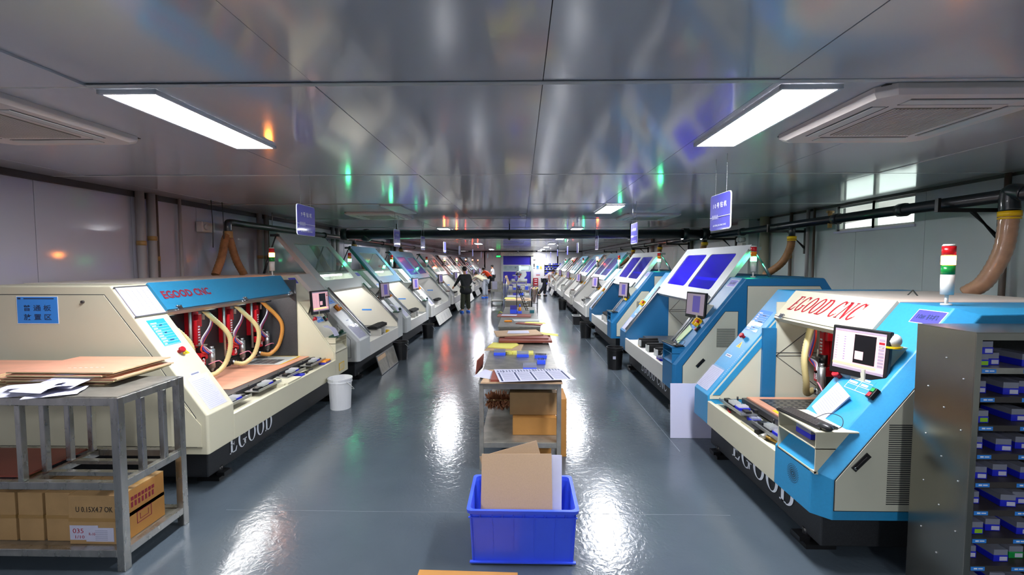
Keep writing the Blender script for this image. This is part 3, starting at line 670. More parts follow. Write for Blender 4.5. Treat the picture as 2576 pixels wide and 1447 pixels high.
    # signal tower
    tu, tv = g.get('tower', (1.02, .27)); lit = g['lit']; tw = obj('signal_tower', MB().cyl((tu, tv, zt), (tu, tv, zt + .09), .010, n=8).cyl((tu, tv, zt), (tu, tv, zt + .012), .03, n=12).cyl((tu, tv, zt + .07), (tu, tv, zt + .20), .034, .036, n=16), M_white if lod == 0 else M_grey, root); obj('top_cap', MB().cyl((tu, tv, zt + .385), (tu, tv, zt + .397), .036, .03, n=16), M_white, tw)
    z = zt + .20
    for col in ('green', 'amber', 'red'):
        obj(col + '_lamp', MB().cyl((tu, tv, z + .002), (tu, tv, z + .06), .036, n=16), LENS[(col, 1 if col in lit else 0)], tw); z += .062
    # monitor on its bracket
    mu, mv, mz = g.get('mon', (.30, .27, 1.34)); Fm = frame((mu, mv, mz), (-.16 if Rt else -.10, -1, 0), (.1, 0, 1))
    if Rt: Fm = frame((mu, mv, mz), (.30, -1, 0), (.06, 0, 1))
    else: Fm = frame((mu, mv, mz), (-.22, -1, 0), (.06, 0, 1))
    mo = obj('monitor', MB().box((-.19, -.165, -.03), (.19, .165, 0), M=Fm).box((-.1, -.1, -.07), (.1, .1, -.03), M=Fm), M_black, root, bev=.006)
    mb = MB().box((-.168, -.125, .0), (.168, .145, .0015), 0, M=Fm)
    if lod == 0 and g.get('pinkscreen'):
        mb.box((-.03, -.07, .0015), (.11, .12, .003), 1, M=Fm).box((-.02, -.045, .003), (.035, .01, .004), 0, M=Fm)
        mb.box((-.168, -.095, .0015), (.12, -.08, .003), 2, M=Fm).box((-.168, -.125, .0015), (.168, -.108, .003), 3, M=Fm).box((-.168, .132, .0015), (.168, .145, .003), 3, M=Fm)
        for q in range(9): mb.box((.128, -.07 + .021 * q, .0015), (.162, -.056 + .021 * q, .003), 5 if q == 7 else 3, M=Fm)
        for q in range(10): mb.box((-.16, -.06 + .017 * q, .0015), (-.145, -.057 + .017 * q, .003), 3, M=Fm).box((-.10, -.06 + .017 * q, .0015), (-.09, -.057 + .017 * q, .003), 4, M=Fm)
    else:
        mb.box((-.05, -.09, .0015), (.09, .12, .003), 4, M=Fm).box((-.168, -.125, .0015), (.168, -.108, .003), 3, M=Fm)
    obj('screen', mb, [M_screen if g.get('pinkscreen') else M_screeng, M_screen2, M_screeny, M_screeng, M_screenv, M_redtext], mo)
    zz = 1.385; mb = MB().prism([(mu + .06, zz), (us(zz) + .01, zz), (us(zz - .17) + .01, zz - .17)], mv - .15, mv - .144).prism([(mu + .06, zz), (us(zz) + .01, zz), (us(zz - .17) + .01, zz - .17)], mv + .144, mv + .15)
    mb.box((mu + .04, mv - .15, zz), (us(zz) + .02, mv + .15, zz + .006)).box((mu - .0, mv - .06, mz - .2), (mu + .12, mv + .06, mz - .1)).box((mu + .03, mv - .04, mz - .12), (us(mz) + .03, mv + .04, mz - .06))
    obj('monitor_bracket', mb, pan, root)
    # keyboard shelf box
    kz = g.get('kz', .88); kb = g.get('shelf', pan); k0, k1 = .045, min(wc, .47) - .01; ku = us(kz) + .0
    mb = MB(); th = .008
    prof = [(0, zs - .01), (0, kz), (ku, kz)]
    mb.prism(prof, k0, k0 + th).prism(prof, k1 - th, k1).box((-.01, k0 - .01, kz), (ku + .05, k1 + .01, kz + .008)).box((0, k0, (kz + zs) / 2 + .02), (us((kz + zs) / 2) + .02, k1, (kz + zs) / 2 + .026)).box((0, k0, zs - .012), (.02, k1, zs + .004))
    if Rt or lod == 0: obj('keyboard_shelf', mb, kb, root)
    else: obj('keyboard_shelf', MB().prism(prof, k0, k1), kb, root)
    # stickers, stops and switches on the console slope
    F = SF(wc * .52, 1.13); 
    if lod == 0:
        st = obj('function_label', MB().box((-.10, -.06, 0), (.10, .05, .001), 0, M=F).box((-.095, -.055, .001), (-.092, .045, .002), 1, M=F).box((.0, -.055, .001), (.003, .02, .002), 1, M=F).box((-.095, .02, .001), (.095, .023, .002), 1, M=F).box((-.095, -.018, .001), (.095, -.015, .002), 1, M=F).box((-.095, -.055, .001), (.095, -.052, .002), 1, M=F).box((-.085, .03, .001), (-.03, .042, .002), 1, M=F).box((.01, .03, .001), (.06, .042, .002), 1, M=F).box((-.085, -.008, .001), (-.02, .008, .002), 1, M=F).box((.015, -.008, .001), (.07, .008, .002), 1, M=F), [M_bluesheet, M_white2], root)
        F = SF(wc * .2, 1.1); obj('start_switch', MB().box((-.022, -.035, 0), (.022, .04, .03), 0, M=F).box((-.014, .008, .03), (.014, .034, .036), 1, M=F).box((-.014, -.028, .03), (.014, 0, .036), 2, M=F), [M_black, M_greenbox, M_redtext], root, bev=.003)
    F = SF(wc * .9, 1.13) if g['mode'] == 'visor' else SF(wc * .45, 1.16)
    def estop(F, guard, nm='emergency_stop'):
        o = obj(nm, MB().cyl((0, 0, 0), (0, 0, .03), .016, n=12, M=F).cyl((0, 0, .03), (0, 0, .05), .027, .024, n=16, M=F), M_redtext, root)
        if guard: obj('yellow_guard', MB().box((-.05, -.05, 0), (.05, .05, .012), M=F).box((-.05, -.05, 0), (-.038, .05, .06), M=F).box((.038, -.05, 0), (.05, -.01, .06), M=F).box((-.05, .038, 0), (.05, .05, .06), M=F), M_yel if Rt else M_orange, o)
    estop(F, g['mode'] == 'cover')
    estop(SF(Ln - wf * .5, 1.17), g['mode'] == 'cover')
    # labels on the far-from-console pillar
    vm = Ln - wf * .5; hw = wf * .32
    F = SF(vm, 1.34); cs = g.get('card', M_bluesheet); a_, b2 = (-.13, .13) if g['mode'] == 'visor' else (-.12, .14)
    mb = MB().box((-hw * .85, a_, 0), (hw * .85, b2, .0012), 0, M=F)
    if lod <= 1:
        for q in range(9):
            y = a_ + .015 + q * (b2 - a_ - .03) / 9; mb.box((-hw * .78, y - .008, .0012), (hw * .78, y - .0065, .002), 1, M=F).box((-hw * .7, y, .0012), (-hw * random.uniform(.1, .5), y + .009, .002), 1, M=F)
            if q % 3 == 1: mb.box((.0, y, .0012), (hw * random.uniform(.2, .6), y + .009, .002), 2, M=F)
    obj('duty_card', mb, [cs, M_white2, M_ink], root)
    F = SF(vm - .03 if Rt else vm - .06, 1.10 if Rt else 1.165)
    obj('warning_triangle', MB().loft([[(-.038, -.03, z_), (.042, -.03, z_), (0.0, .042, z_)] for z_ in (0, .0012)], 0, M=F).box((-.004, -.012, .0012), (.004, .02, .002), 1, M=F).box((-.016, -.022, .0012), (.016, -.017, .002), 1, M=F), [M_yel, M_ink], root)
    if lod <= 1:
        F = SF(vm, .985); obj('small_label', MB().box((-.055, -.014, 0), (.055, .014, .0012), 0, M=F).box((-.045, -.007, .0012), (.045, .007, .002), 1, M=F), [M_white2, M_papert], root)
        F = SF(vm, zs + .03); hh2 = g.get('sleeve', .26)
        mb = MB().box((-hw, .0, .0), (hw, hh2, .0015), 0, M=F)
        for q in range(int(hh2 / .016) - 1): mb.box((-hw * .85, .014 + q * .016, .0015), (hw * random.uniform(.5, .88), .0155 + q * .016, .002), 1, M=F)
        o = obj('paper_sheet', mb, [M_paper, M_papert], root)
        mb = MB(); gx = 7; gy = 8; vs = [((-hw - .01) + (2 * hw + .02) * i / gx, -.005 + (hh2 + .02) * j / gy, .006 + random.uniform(0, .006)) for j in range(gy + 1) for i in range(gx + 1)]
        mb.add(vs, [(j * (gx + 1) + i, j * (gx + 1) + i + 1, (j + 1) * (gx + 1) + i + 1, (j + 1) * (gx + 1) + i) for j in range(gy) for i in range(gx)], 0, True, F)
        obj('plastic_sleeve', mb, M_plastic, o)
        F = SF(wc * .4, zt - .06 * s - .02); mb = MB().box((-.1, -.055, 0), (.1, .045, .0012), 0, M=F).box((-.104, -.059, 0), (.104, .049, .0008), 1, M=F)
        o = obj('number_label', mb, [M_sign, M_white2], root)
        if lod == 0: text('lettering', g['num'] + '# 钻机', F, 0, -.005, .15, .045, M_ink, o, bold=.03, z=.002)
    # outer face panels that the aisle camera can see
    v_ = 0 if Rt else Ln; o_ = -1 if Rt else 1
    def facep(name, poly, m, th=.005, par=root):
        gp = obj('panel_gap', MB().prism(inset_poly(poly, -.006), v_, v_ + o_ * th * .4), M_line, par)
        return obj(name, MB().prism(poly, v_, v_ + o_ * th), m, par)
    for nm, poly in g['faces']: pnl = facep(nm, poly, pan)
    if Rt and lod <= 1:
        hx, hz = g.get('handle', (.33, .70)); M_ = frame((hx, -.006, hz), (1, 0, 1.05), (-1.05, 0, 1))
        h_ = obj('door_handle', MB().box((-.065, -.018, 0), (.065, .018, .006), M=M_).box((-.05, -.012, .006), (.045, .004, .012), M=M_), M_black, root); obj('lock', MB().cyl((-.05, 0, .006), (-.05, 0, .012), .009, n=10, M=M_), M_chrome, h_)
        a, b_, p, q, nn = g.get('vents', (.52, .74, .90, 1.12, 18)); mb = MB()
        for k in range(nn): z = p + (q - p) * k / (nn - 1); mb.box((a, -.008, z - .0025), (b_, -.0045, z + .0025))
        obj('vent_slots', mb, M_line, root, kind='stuff')
    elif not Rt and lod <= 1:
        obj('round_lock', MB().cyl((.36, Ln + .004, .80), (.36, Ln + .016, .80), .022, n=16, mi=0).cyl((.36, Ln + .016, .80), (.36, Ln + .019, .80), .009, n=10, mi=1), [M_black, M_chrome], root)
        mb = MB(); Fh = SF(Ln - .02, 1.0)
    # dust-speck holes along the inner bevel, speaker grille
    if g.get('rivets'):
        mb = MB(); Fr = SF(Ln - wf + .03, .80)
        for k in range(18): mb.cyl((.0, .02 * k, 0), (.0, .02 * k, .003), .004, n=6, M=Fr)
        obj('rivet_holes', mb, M_roof, root, kind='stuff')
        mb = MB()
        for r_ in (.012, .024, .036, .048, .060):
            for k in range(28): a = 2 * PI * k / 28; p = (-.001, .27 + r_ * math.cos(a), .52 + r_ * math.sin(a)); mb.box((-.0015, p[1] - .0022, p[2] - .0022), (.001, p[1] + .0022, p[2] + .0022))
        obj('speaker_grille', mb, M_line, root, kind='stuff')
    if g.get('flap'):
        a = vi0 + .1; b_ = vi1 - .05; x0 = g['flap']
        mb = MB().loft([[(-.0, a, zb - .01), (-.02, a, zb - .01), (x0 - .02, a, .05), (x0, a, .05)], [(-.0, b_, zb - .01), (-.02, b_, zb - .01), (x0 - .02, b_, .05), (x0, b_, .05)]])
        fl = obj('hinged_flap', mb, M_white, root)
        mb = MB()
        for k in range(5): vv = a + (b_ - a) * (k + .5) / 5; mb.loft([[(x0 * .3 - .024, vv - .006, .27), (x0 * .3 - .024, vv + .006, .27), (x0 * .9 - .026, vv + .006, .08), (x0 * .9 - .026, vv - .006, .08)], [(x0 * .3 - .018, vv - .006, .27), (x0 * .3 - .018, vv + .006, .27), (x0 * .9 - .02, vv + .006, .08), (x0 * .9 - .02, vv - .006, .08)]])
        obj('flap_slot', mb, M_grey, fl)
    if lod >= 1:
        obj('tray_divider', Box((.08, m_ - .28, tz), (.3, m_ - .22, tz + .13)), g['tray'], root); obj('tray_divider', Box((.08, m_ + .0, tz), (.3, m_ + .05, tz + .13)), g['tray'], root)
        cb = obj('brush_block', MB().box((.12, m_ - .5, tz + .13), (.3, m_ + .15, tz + .18)).box((.16, m_ - .2, tz), (.28, m_ - .02, tz + .13)), M_comb, root)
        if lod == 1:
            mb = MB()
            for k in range(13): mb.prism([(.12, tz + .18), (.3, tz + .18), (.21, tz + .2)], m_ - .5 + .05 * k, m_ - .475 + .05 * k)
            obj('brush_teeth', mb, M_comb, cb, kind='stuff')
        obj('liner_label', Box((.55, vi0 + .006, .93), (.75, vi0 + .009, .96)), M_bluesheet, root)
    return root, dict(c=c, s=s, us=us, SF=SF, vi=(vi0, vi1), Ln=Ln, tz=tz, bz=bz)

def spindle(root, v, hose_m, num, u=1.02, zlow=.80, hose=True, bulge=.30):
    """one red spindle head with motor, hose and air tubes"""
    h = obj('spindle_head', MB().box((u, v - .07, .95), (u + .1, v + .02, 1.40)).box((u - .05, v - .05, 1.22), (u, v - .0, 1.36)).box((u - .06, v - .01, 1.0), (u, v + .05, 1.3))
            .box((u - .1, v - .06, zlow + .06), (u + .02, v + .05, zlow + .14)).box((u - .1, v - .02, zlow + .0), (u - .07, v + .05, zlow + .1)), M_red, root, bev=.006)
    obj('motor', MB().cyl((u - .12, v - .09, zlow - .05), (u - .12, v - .09, zlow + .16), .032, n=16).cyl((u - .12, v - .09, zlow + .16), (u - .12, v - .09, zlow + .19), .02, n=12).cyl((u - .12, v - .09, zlow - .05), (u - .12, v - .09, zlow - .09), .024, .008, n=12), M_alu, h)
    obj('motor_cap', MB().cyl((u - .05, v, zlow + .14), (u - .05, v, zlow + .25), .035, n=14).box((u - .2, v - .07, 1.40), (u + .08, v + .07, 1.415)).box((u - .05, v + .03, 1.42), (u + .05, v + .10, 1.5)), M_black, h)
    obj('guide_rod', MB().cyl((u - .02, v + .09, .8), (u - .02, v + .09, 1.44), .016, n=10).cyl((u - .08, v - .03, 1.30), (u - .08, v - .03, 1.38), .014, n=8).cyl((u - .09, v + .02, zlow + .14), (u - .09, v + .02, zlow + .3), .008, n=6).box((u - .13, v - .01, zlow + .22), (u - .05, v + .06, zlow + .232)), M_steeld, h)
    obj('pressure_foot', MB().cyl((u - .08, v + .02, zlow - .12), (u - .08, v + .02, zlow - .06), .035, .03, n=14).box((u - .12, v, zlow - .1), (u - .02, v + .09, zlow - .075)), M_chrome, h)
    mb = MB()
    for k in range(6): mb.box((u - .064, v + .005, 1.07 + .03 * k), (u - .06, v + .03, 1.085 + .03 * k))
    obj('scale_marks', mb, M_white2, h)
    F = frame((u - .101, v + .015, zlow + .05), (0, -1, 0), (0, 0, 1))
    text('number', str(num), F, 0, 0, .035, .06, M_white2, h, bold=.02)
    if hose:
        obj('dust_hose', ribbed([(u - .06, v + .1, 1.52), (u - .17, v + .0, 1.35), (u - bulge, v - .13, 1.1), (u - bulge * .9, v - .12, zlow + .03), (u - .2, v - .02, zlow - .1), (u - .1, v + .05, zlow - .09)], .024, .004, step=.02), hose_m, h)
    for i, (m, dx) in enumerate(((M_tuber, 0), (M_tubeb, .02), (M_tubep, .035), (M_tubew, .05))):
        obj('air_tube', MB().tube(spl([(u - .1, v + .08 - dx, 1.5), (u - .16, v - .06 + dx * .5, 1.28), (u - .13, v + .04 + dx, 1.08), (u - .12, v + .08 - dx * 2, zlow + .18), (u - .1 - dx, v - .02 - dx, zlow + .12)], 5), .0075, 6), m, h)
    obj('loop_tube', MB().tube(spl([(u - .12, v - .03, zlow), (u - .17, v - .13, zlow + .02), (u - .17, v - .2, zlow - .05), (u - .14, v - .12, zlow - .09)], 5), .006, 6), M_tubep, h)

def cassette(root, v, u=.20, z=.6, n=5):
    t = obj('tool_cassette', MB().box((u - .085, v - .22, z), (u + .06, v + .22, z + .012)).box((u - .085, v - .22, z + .012), (u - .078, v + .22, z + .028)), M_alu, root, bev=.002)
    for a, b_ in (((u - .06, v - .02, z + .012), (u + .04, v + .1, z + .026)), ((u - .05, v + .12, z + .012), (u + .0, v + .19, z + .035)), ((u - .03, v - .2, z + .012), (u + .02, v - .13, z + .03))): obj('pin_block', Box(a, b_), M_black, t)
    mb = MB()
    for i in range(9):
        for j in range(7): mb.box((u - .055 + .011 * j, v - .015 + .012 * i, z + .026), (u - .051 + .011 * j, v - .011 + .012 * i, z + .052))
    obj('drill_pins', mb, M_grey, t, kind='stuff')
    o = obj('pin_tray', Box((u - .05, v - .115, z + .012), (u + .05, v - .03, z + .032)), M_bluebox, t)
    mb = MB()
    for i in range(7):
        for j in range(7): mb.box((u - .045 + .013 * j, v - .11 + .011 * i, z + .032), (u - .041 + .013 * j, v - .106 + .011 * i, z + .05))
    obj('drill_pins', mb, M_white, t, kind='stuff')
    obj('clamp_blocks', MB().box((u + .06, v - .2, z - .02), (u + .09, v + .2, z + .0)).box((u + .05, v - .19, z + .012), (u + .08, v - .15, z + .04)).cyl((u + .06, v + .15, z + .01), (u + .06, v + .15, z + .06), .008, n=6), M_black, t)

pane2 = [(.10, .47, .22, .86, .05), (.53, .90, .22, .86, .05)]
pane1 = [(.13, .87, .17, .83, .06)]
pane2w = [(.08, .46, .15, .80, .03), (.54, .92, .15, .80, .03)]
FR = lambda a, b_: [('access_panel', [(.12, .40), (.12, .66), (.62, 1.33), (.77, 1.33), (.77, .40)]), ('upper_panel', [(.88, .40), (.88, 1.64), (1.74, 1.64), (1.79, 1.56), (1.79, .40)])]
# ---- right row
R1, i1 = drill_machine(dict(side='R', y=(2.755, 4.85), xf=1.82, zs=.63, ut=.83, zt=1.65, wc=.49, wf=.42, ch=.085, D=2.2, body=M_blue, panel=M_cream2, shelf=M_cream, roof=M_roof, tray=M_cream,
    back=M_cream2, liner=M_cream2, xlines=1, mode='visor', vz=1.41, cover=M_cream, vtext=('serif', 1.13, .88, .17, .54), latch=(1.55,), lit=('amber',), tower=(.95, .27), mon=(.42, .30, 1.33), pinkscreen=1,
    base_text='EGOOD', base_v=(.95, .95), num='10', rivets=1, lamp=M_int, beam=M_black, vents=(.40, .85, .46, .95, 38), handle=(.24, .72),
    faces=[('access_panel', [(.095, .415), (.095, .60), (.56, 1.19), (.70, 1.30), (1.2, 1.30), (1.2, .415)])],
    label='nearest right machine, sky-blue pillars and cream visor with red serif lettering'))
R2, i2 = drill_machine(dict(side='R', y=(5.576, 8.6), ut=.83, wc=.41, wf=.45, body=M_blue2, panel=M_cream2, shelf=M_blue2, roof=M_blue2, tray=M_white, back=M_cream2, liner=M_blue2, xlines=1, mode='cover',
    cov=(.58, 1.37, 1.13, 2.13), cover=M_grey, win=pane2, winmat=M_violet, lit=('green',), tower=(1.08, .28), mon=(.38, .33, 1.38), base_text='EGOOD CNC', base_v=(1.3, 1.3), num='11', lamp=M_int, beam=M_granite, bench_dark=0,
    faces=FR(0, 0), label='second right machine, deep-blue body with raised grey cover and two violet windows'))
R3, i3 = drill_machine(dict(side='R', y=(9.445, 12.5), lod=1, ut=.83, wc=.41, wf=.45, body=M_blue2, panel=M_cream2, shelf=M_blue2, roof=M_blue2, tray=M_white, back=M_granite, liner=M_blue2, mode='cover',
    cov=(.58, 1.37, 1.13, 2.13), cover=M_grey, win=pane2, winmat=M_violet, lit=('green',), tower=(1.05, .28), num='12', faces=FR(0, 0), label='third right machine, deep-blue with violet-windowed cover raised and a black comb tray', lamp=M_int, bench_dark=0))
rest = [((13.16, 16.5), M_teal, M_violet2, 'green', 'white machine fourth on the right under a teal-edged cover', 2, M_pblue), ((17.0, 20.1), M_teal, M_violet2, 'red amber', 'white machine fifth on the right, red and amber lamp lit', 2, M_pblue),
        ((20.9, 24.0), M_teal, M_glass, 'green', 'white machine sixth on the right, pale blue cover and green lamp', 2, M_pblue), ((25.2, 28.3), M_dark, M_glass, 'red', 'white machine seventh on the right where the leaning man works', 2, M_grey),
        ((29.4, 32.5), M_teal, M_violet2, 'green', 'farthest white machine on the right, beside the parts shelf', 2, M_grey)]
for i, (yy, edge, wm, lit, lab, lod, cvm) in enumerate(rest):
    drill_machine(dict(side='R', y=yy, lod=lod, ut=.95, body=M_white, panel=M_white, roof=M_white, tray=M_white, back=M_white, liner=M_white, mode='cover', cov=(.62, 1.38, 1.3, 2.2), cover=cvm, edge=edge,
        win=pane2w, winmat=wm, lit=lit.split(), tower=(1.0, .28), num='', faces=[('access_panel', [(.12, .42), (.12, .66), (.7, 1.33), (1.2, 1.33), (1.2, .42)])], label=lab, lamp=M_int, flap=-.12 if i in (3, 4) else 0, bench_dark=0))
def far_creases(root, v, u0, z0, m, post=None):
    p = obj('rear_wall_panel', MB().box((u0 + .005, v - .010, .62), (1.38, v, 1.55 if post else 1.66)), m, root)
    mb = MB(); 
    for (a, b_) in (((u0 + .01, z0), (1.36, z0 - .0)), ((u0 + .01, z0), (1.15, z0 + .42)), ((u0 + .01, z0), (1.2, z0 - .42)), ((u0 + .01, z0 + .03), (1.36, z0 + .03))):
        mb.cyl((a[0], v - .011, a[1]), (b_[0], v - .011, b_[1]), .0035, n=4)
    obj('crease_lines', mb, M_line, p)
    if post: obj('corner_post', MB().box((post, v - .03, .6), (u0, v, 1.30)), M_blue2, root)
far_creases(R1, i1['vi'][1] - .007, .626, 1.03, M_cream2, .50)
obj('inner_bevel', MB().loft([[(u, v, z) for v, z in ()] for u in ()]) if 0 else MB().loft([[(i1['us'](z) + .0 + .02, v, z - .02) for v, z in ((i1['vi'][1] - .003, z_), (i1['vi'][1] - .012, z_))] + [(i1['us'](z_) + .09, i1['vi'][1] - .012, z_ - .02), (i1['us'](z_) + .09, i1['vi'][1] - .003, z_ - .02)] for z_ in (.66, 1.44)]), M_blue, R1)
far_creases(R2, i2['vi'][1] - .007, .755, 1.06, M_cream2)
# ---- left row
L1, j1 = drill_machine(dict(side='L', y=(3.62, 6.65), ut=.75, wc=.45, wf=.34, ch=.012, body=M_cream, panel=M_cream, roof=M_roof, tray=M_cream, back=M_granite, liner=M_cream, mode='visor', vz=1.50, cover=M_vblue, D=1.95,
    vtext=('sans', 2.32, .62, .085, .52), latch=(2.55, 1.55, .52), lit=('amber',), tower=(.96, .25), mon=(.27, .27, 1.37), pinkscreen=1, base_text='EGOOD', base_v=(2.2, .72), num='9', lamp=M_intb, card=M_cyansheet, sleeve=.30, darkend=M_granite,
    faces=[('access_panel', [(.10, .42), (.10, .66), (.44, 1.165), (.81, 1.665), (1.85, 1.665), (1.85, .42)])], label='nearest left machine, cream body with blue visor lettered in red'))
FL = [('access_panel', [(.14, .42), (.14, .70), (.34, .92), (.34, .42)]), ('upper_panel', [(.50, .42), (.50, 1.1), (1.0, 1.63), (1.75, 1.63), (1.75, .42)])]
L2, j2 = drill_machine(dict(side='L', y=(7.12, 9.82), lod=1, ut=.98, wc=.40, wf=.52, ch=.04, body=M_grey, panel=M_grey, roof=M_roof, tray=M_white, back=M_white, liner=M_linw, mode='cover', cov=(.73, 1.42, 1.55, 2.40),
    cover=M_grey, win=pane1, winmat=M_glass, lit=('green',), num='8', lamp=M_intb, faces=FL, label='second left machine, light grey with big clear window in its raised cover', bench_dark=0, tower=(1.05, .25)))
L3, j3 = drill_machine(dict(side='L', y=(10.1, 12.6), lod=1, ut=.98, wc=.36, wf=.42, ch=.04, body=M_grey, panel=M_grey, roof=M_roof, tray=M_white, back=M_white, liner=M_linw, mode='cover', cov=(.70, 1.42, 1.42, 2.28),
    cover=M_pblue, edge=M_teal, win=pane1, winmat=M_glass, lit=('green',), num='7', lamp=M_intb, faces=FL, label='third left machine, off-white with teal-edged cover raised, clear window', bench_dark=0, tower=(.95, .25)))
restL = [((13.05, 16.5), M_pblue, M_teal, M_violet2, 'green', 'fourth left machine, white, raised blue cover with two violet panes', M_int, pane2w, M_white),
         ((17.06, 20.3), M_grey, M_teal, M_glass, 'red amber', 'fifth left machine, white with glaring interior, man in dark coat before it', M_intb, pane2w, M_white),
         ((20.9, 24.1), M_grey, M_dark, M_glass, 'red amber', 'sixth left machine, white, red lamp, just past the man in the dark coat', M_intb, pane2w, M_white),
         ((24.8, 28.0), M_grey, M_dark, M_glass, 'red', 'seventh left machine where the man in the cream jacket bends', M_int, pane2w, M_white),
         ((28.7, 31.9), M_pblue, M_dark, M_glass, 'red', 'eighth left machine where the man in orange leans', M_int, pane2w, M_white),
         ((32.6, 35.8), M_grey, M_grey, M_glass, 'red', 'farthest left machine beside the man in the white shirt', M_int, pane2w, M_white)]
for i, (yy, cvm, edge, wm, lit, lab, lm, pn, bd) in enumerate(restL):
    drill_machine(dict(side='L', y=yy, lod=1 if i < 1 else 2, ut=.95, body=bd, panel=bd, roof=bd, tray=M_white, back=M_white, liner=M_white, mode='cover', cov=(.66, 1.40, 1.36, 2.24), cover=cvm, edge=edge,
        win=pn, winmat=wm, lit=lit.split(), tower=(.8, .28), num='', faces=FL[:1] + [('upper_panel', [(.50, .42), (.50, 1.15), (.9, 1.60), (1.75, 1.60), (1.75, .42)])], label=lab, lamp=lm, flap=-.12, bench_dark=0))

# ---- left machine 1 fittings
Ln = j1['Ln']
for k, v in enumerate((.62, 1.18, 1.74, 2.34)): spindle(L1, v, M_hose if k else M_hoseo, 4 - k)
for k, v in enumerate((.72, 1.30, 1.88, 2.44)): cassette(L1, v, .20, .60)
obj('tray_block', MB().box((.04, 1.45, .55), (.28, 1.75, .595)).box((.01, 1.42, .42), (.2, 1.72, .60)), M_cream, L1)
obj('sandwich_beam', MB().box((.95, .5, 1.42), (1.3, .9, 1.48)).box((.95, 1.05, 1.42), (1.3, 1.5, 1.48)).box((.95, 1.65, 1.42), (1.3, 2.1, 1.48)), M_cream, L1)
def Lw(u, v, z, xf=-2.56, y1=6.65): return (xf - u, y1 - v, z)
def Rw(u, v, z, xf=1.82, y0=2.755): return (xf + u, y0 + v, z)
def sheet(name, lab, cat, pts, th, m, group=None, edge=None, parent=None):
    mb = MB().loft([[(x, y, z) for x, y, z in pts], [(x, y, z + th) for x, y, z in pts]])
    o = obj(name, mb, m, parent)
    return tagit(o, lab, cat, group)
bz = .631
sheet('copper_board', 'large bright copper-clad board lying on the bed of the nearest left machine', 'board', [Lw(.36, .47, bz), Lw(1.08, .47, bz), Lw(1.08, 2.1, bz), Lw(.40, 2.1, bz)], .006, M_copper)
t = sheet('film_sheet', 'patterned dark film on the copper board, far end of the nearest left machine', 'film', [Lw(.48, .5, bz + .007), Lw(1.02, .5, bz + .007), Lw(1.02, 1.0, bz + .007), Lw(.48, 1.0, bz + .007)], .002, M_grey)
mb = MB()
for i in range(5):
    for j in range(4): x, y, z = Lw(.62 + .095 * j, .72 + .055 * i, bz + .0095); mb.box((x - .042, y - .022, z), (x + .042, y + .022, z + .0008))
obj('film_pattern', mb, M_granite, t)
for a in ((.47, .5, .49, 1.0), (.47, .48, 1.03, .5)):
    p, q = Lw(a[0], a[1], bz + .0075), Lw(a[2], a[3], bz + .0095); obj('yellow_tape', Box((min(p[0], q[0]), min(p[1], q[1]), p[2]), (max(p[0], q[0]), max(p[1], q[1]), q[2])), M_yel, t)
tagit(obj('sponge_block', Box(Lw(.14, .34, .55)[:2] + (.551,), Lw(.02, .22 + .28, .6)[:2] + (.60,)) if 0 else MB().box((-2.72, 6.02, .552), (-2.62, 6.18, .585), 1).box((-2.72, 6.02, .585), (-2.62, 6.18, .605), 0), [M_orange, M_sign], bev=.005), 'orange and violet sponge in the tray of the nearest left machine', 'sponge')
tagit(obj('pliers', MB().tube([(-2.66, 5.55, .557), (-2.70, 5.68, .56), (-2.72, 5.76, .56)], .008, 6).tube([(-2.72, 5.55, .557), (-2.70, 5.68, .56), (-2.68, 5.76, .56)], .008, 6), M_dark), 'pliers lying in the tray of the nearest left machine', 'pliers')
t = thing('drill_box', 'small blue box in the tray of the nearest left machine', 'box', (-2.67, 5.38, .551)); obj('body', Box((-.05, -.05, 0), (.05, .05, .03)), M_bluebox, t, bev=.004); obj('lid', Box((-.05, -.05, .031), (.05, .05, .036)), M_bluebox, t)
# papers and plates hung on the L1 slope
F = j1['SF'](Ln - .17, 1.60)
mb = MB().box((-.16, -.14, .004), (.15, .14, .012), 0, M=F)
for q in range(13): mb.box((-.14, -.12 + .018 * q, .012), (.13, -.119 + .018 * q, .0126), 1, M=F)
for q in range(6): mb.box((-.14 + .054 * q, -.12, .012), (-.139 + .054 * q, .12, .0126), 1, M=F)
cb = obj('clipboard_chart', mb, [M_paper, M_papert], L1); obj('aluminium_rim', MB().box((-.17, -.15, .0), (.16, -.14, .014), M=F), M_alu, cb); obj('aluminium_rim', MB().box((-.17, .14, 0), (.16, .15, .014), M=F), M_alu, cb)
# blue notice on the near side of L1
F = frame((-.0, Ln + .006, 0), (-1, 0, 0), (0, 0, 1))
nb = obj('area_notice', MB().box((-1.532, 1.43, 0), (-1.187, 1.655, .001), 1, M=F).box((-1.527, 1.435, 0), (-1.192, 1.65, .0016), 0, M=F), [M_bluesheet, M_white2], L1)
text('lettering', '普 通 板', F, -1.36, 1.56, .23, .05, M_ink, nb, z=.003, bold=.01); text('lettering', '放 置 区', F, -1.36, 1.487, .23, .05, M_ink, nb, z=.003, bold=.01)
obj('notice_header', MB().box((-1.47, 1.632, .0016), (-1.22, 1.64, .0022), M=F).box((-1.52, 1.63, .0016), (-1.495, 1.643, .0022), M=F), M_ink, nb)
obj('panel_knob', MB().cyl((.98, Ln + .004, 1.61), (.98, Ln + .02, 1.61), .012, n=12), M_dark, L1)
obj('lower_door', MB().prism([(.05, .42), (.05, .60), (.22, .80), (.30, .80), (.30, .42)], Ln + .0055, Ln + .009), M_cream, L1)
obj('indicator_hole', MB().cyl((-.001, .25, 1), (.0, .25, 1), .001), M_black, L1) if 0 else None
